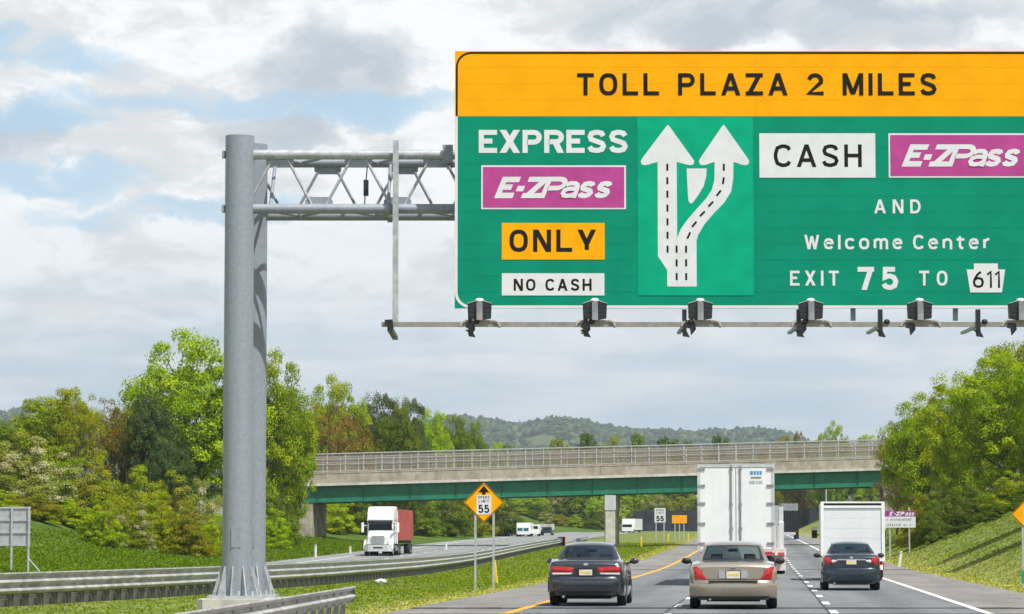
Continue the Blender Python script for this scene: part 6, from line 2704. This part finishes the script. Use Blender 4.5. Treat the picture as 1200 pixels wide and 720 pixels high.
# far wood closing the view beyond the bridge
k = 0
for row, (D0, step) in enumerate(((655, 24), (690, 26), (735, 30))):
    u = 545 + row * 9
    while u < 1085:
        D = D0 + rt.uniform(-12, 12)
        v = 545 - row * 10 + rt.uniform(-9, 9)
        if row == 2:
            v = 521 + rt.uniform(-4, 4)
            if 630 < u < 715 or 742 < u < 850:
                v = 511 + rt.uniform(-4, 3)
        if row == 0:
            v = 585 + rt.uniform(-14, 8)
        m = rt.choice(('dark', 'green', 'dark', 'olive', 'fresh', 'green') if row else ('dark', 'green', 'olive', 'bright', 'dark', 'blossom'))
        plant('far' if k % 3 else 'oak', m, u, D, v, rt.uniform(34, 46), 'tree of the far wood closing the view beyond the bridge', 'tree', 'tree', 'trees of the far wood beyond the bridge', sink=.6)
        u += step * rt.uniform(.85, 1.15)
        k += 1
plant('maple', 'bright', 979, 600, 494, 36, 'round bright green tree standing above the right half of the bridge')
plant('oak', 'bright', 960, 604, 505, 30, 'bright green tree just left of the round one above the bridge')
plant('oak', 'rust', 938, 610, 504, 30, 'brownish tree above the bridge right of the white trailer')
plant('oak', 'olive', 916, 612, 508, 34, 'olive tree above the bridge over the right trailer corner')
plant('oak', 'bright', 1020, 590, 508, 52, 'low bright tree above the bridge beside the big right hand trees')
# right bank
plant('maple', 'bright', 1088, 240, 462, 112, 'bright green tree overhanging the right end of the bridge')
plant('maple2', 'fresh', 1132, 226, 436, 122, 'tall yellow green tree in the middle of the right bank')
plant('maple', 'bright', 1180, 214, 408, 136, 'tallest bright tree at the right photo edge')
plant('oak', 'olive', 1206, 272, 380, 120, 'olive tree rising behind the tallest right hand tree')
plant('maple2', 'bright', 1255, 206, 400, 140, 'bright tree mostly beyond the right photo edge')
plant('thin', 'brown', 1050, 262, 494, 62, 'sparse brownish tree leaning over the bridge fence on the right')
plant('thin', 'brown', 1070, 246, 520, 60, 'thin grey brown bush against the right bridge abutment')
plant('oak', 'bright', 1062, 254, 486, 56, 'small bright tree beside the sparse brown one at the bridge')
for i, (u, vt, w, m, lab) in enumerate(((1075, 566, 54, 'olive', 'olive shrub under the trees nearest the right abutment'),
                                        (1108, 556, 62, 'green', 'mid green shrub under the trees behind the purple sign'),
                                        (1146, 552, 64, 'dark', 'dark shrub in the shade of the right hand trees'),
                                        (1180, 548, 62, 'fresh', 'yellow green shrub behind the cut off diamond sign'),
                                        (1215, 545, 66, 'green', 'green shrub at the right photo edge above the diamond sign'))):
    plant('shrub' if i % 2 else 'shrub2', m, u, 208 - i * 3, vt, w, lab, SH, 'shrub')
for u, w, D, lab in ((1092, 40, 200, 'low dark shrub on the right slope just right of the purple sign'), (1125, 44, 196, 'low dark shrub on the right slope below the tall yellow green tree'), (1163, 44, 192, 'low dark shrub on the right slope left of the cut off diamond sign'), (1198, 46, 188, 'low dark shrub on the right slope directly behind the cut off diamond sign')):
    plant('shrub', 'dark', u, D, 584, w, lab, SH, 'shrub')
# unseen trees added beyond the right edge to throw shade on the slope
for i, (X, D, h) in enumerate(((26.8, 137, 10), (29.6, 155, 11))):
    o = plant('maple2', 'bright', 1000, D, 400, 150, 'tree on the right bank beyond the photo edge', X=X, group='trees beyond the right photo edge')
    for c in [c for c in COL.objects if c.parent == o]:
        c.scale = (8.0, 8.0, h)


# ------------------------------------------------------------------ the wooded ridge on the horizon
def ridge():
    sky = [(-420, 476), (-200, 474), (-60, 478), (30, 481), (110, 482), (250, 488), (400, 486), (520, 482), (575, 485), (610, 490), (650, 488), (690, 486), (740, 491), (800, 497), (845, 494), (875, 497), (900, 501), (930, 507), (965, 514), (1000, 519), (1100, 521), (1300, 512), (1600, 505)]
    rows = []
    D0, D1 = 3300.0, 5000.0
    us = list(range(-420, 1601, 20))
    prof = [(0.0, 0.0), (.12, .16), (.25, .34), (.4, .56), (.55, .76), (.7, .90), (.85, .98), (1.0, 1.0), (1.15, .94), (1.35, .8)]

    def hz(u, f):
        X = (u - 600) / F * (D0 + (D1 - D0) * f)
        Y = D0 + (D1 - D0) * f
        top = at(600, lerp_tab(sky, u) + 20.0, D1).z
        base = gz(0, 2600) - 3
        if f <= 1:
            for (a, ha), (b, hb) in zip(prof, prof[1:]):
                if a <= f <= b:
                    break
        else:
            a, ha, b, hb = (1.0, 1.0, 1.15, .94) if f < 1.15 else (1.15, .94, 1.35, .8)
        s = ha + (hb - ha) * (f - a) / (b - a)
        fold = .06 * math.sin(u * .021 + 1.3) * math.sin(PI * min(f, 1)) + .04 * math.sin(u * .05) * math.sin(PI * min(f, 1))
        return X, Y, base + (top - base) * (s + fold)
    for f, _ in prof:
        rows.append([hz(u, f) for u in us])
    mb = MB()
    mb.quadgrid(rows, flip=True)
    hm = pmat('hill_ground', (0.06, 0.09, 0.02), 0.95, 0, 0.1, 0.008, col2=(0.10, 0.12, 0.035), spec=0.1)
    tag(mb.build('hill', hm, smooth=60), kind='structure')
    # tree crowns by the thousand: one object
    rng = np.random.default_rng(9)
    V, Fc, T = [], [], []
    for _ in range(15000):
        f = rng.random() ** .8 * 1.06
        u = rng.uniform(-150, 1300)
        if .28 < f < .55 and math.sin(u * .035 + f * 9) > .72:
            continue                      # clearings
        x, y, z = hz(u, f)
        r = rng.uniform(5.0, 11.5)
        h = rng.uniform(7.0, 13.0) * (1.25 if rng.random() < .2 else 1)
        b = len(V)
        ton = rng.random()
        kind = rng.random()
        ring = [(-.1, .55), (.35, 1.0), (.72, .72), (.95, .25)]
        for zz, rr in ring:
            ph = rng.random() * 6.28
            for j in range(6):
                a = ph + j * PI / 3
                q = rr * r * rng.uniform(.7, 1.2)
                V.append((x + q * math.cos(a), y + q * math.sin(a), z + zz * h * rng.uniform(.9, 1.12)))
                T.append((np.clip(ton + .2 * rng.normal(), 0, 1), kind, 0, 1))
        for i in range(3):
            for j in range(6):
                Fc.append((b + i * 6 + j, b + i * 6 + (j + 1) % 6, b + (i + 1) * 6 + (j + 1) % 6, b + (i + 1) * 6 + j))
        Fc.append(tuple(b + 18 + j for j in range(6)))
    me = bpy.data.meshes.new('forest')
    me.from_pydata(V, [], Fc)
    ca = me.color_attributes.new('tint', 'FLOAT_COLOR', 'POINT')
    ca.data.foreach_set('color', np.array(T, dtype=np.float32).ravel())
    me.polygons.foreach_set('use_smooth', [True] * len(me.polygons))
    me.materials.append(leaf_mat('ridge_leaf', (0.026, 0.055, 0.018), (0.055, 0.095, 0.026), (0.10, 0.135, 0.04)))
    tag(put('forest', me), kind='stuff')


ridge()

# ------------------------------------------------------------------ haze
mb = MB()
mb.box(-3500, 3500, -60, 6300, -6.0, 245.0)
hm = bpy.data.materials.new('air')
hm.use_nodes = True
hm.node_tree.nodes.clear()
ho = hm.node_tree.nodes.new('ShaderNodeOutputMaterial')
pv = hm.node_tree.nodes.new('ShaderNodeVolumePrincipled')
pv.inputs['Color'].default_value = (0.78, 0.89, 1.0, 1)
pv.inputs['Density'].default_value = 0.0001
pv.inputs['Anisotropy'].default_value = 0.25
hm.node_tree.links.new(pv.outputs[0], ho.inputs['Volume'])
hz_ = mb.build('haze', hm)
tag(hz_, kind='stuff')
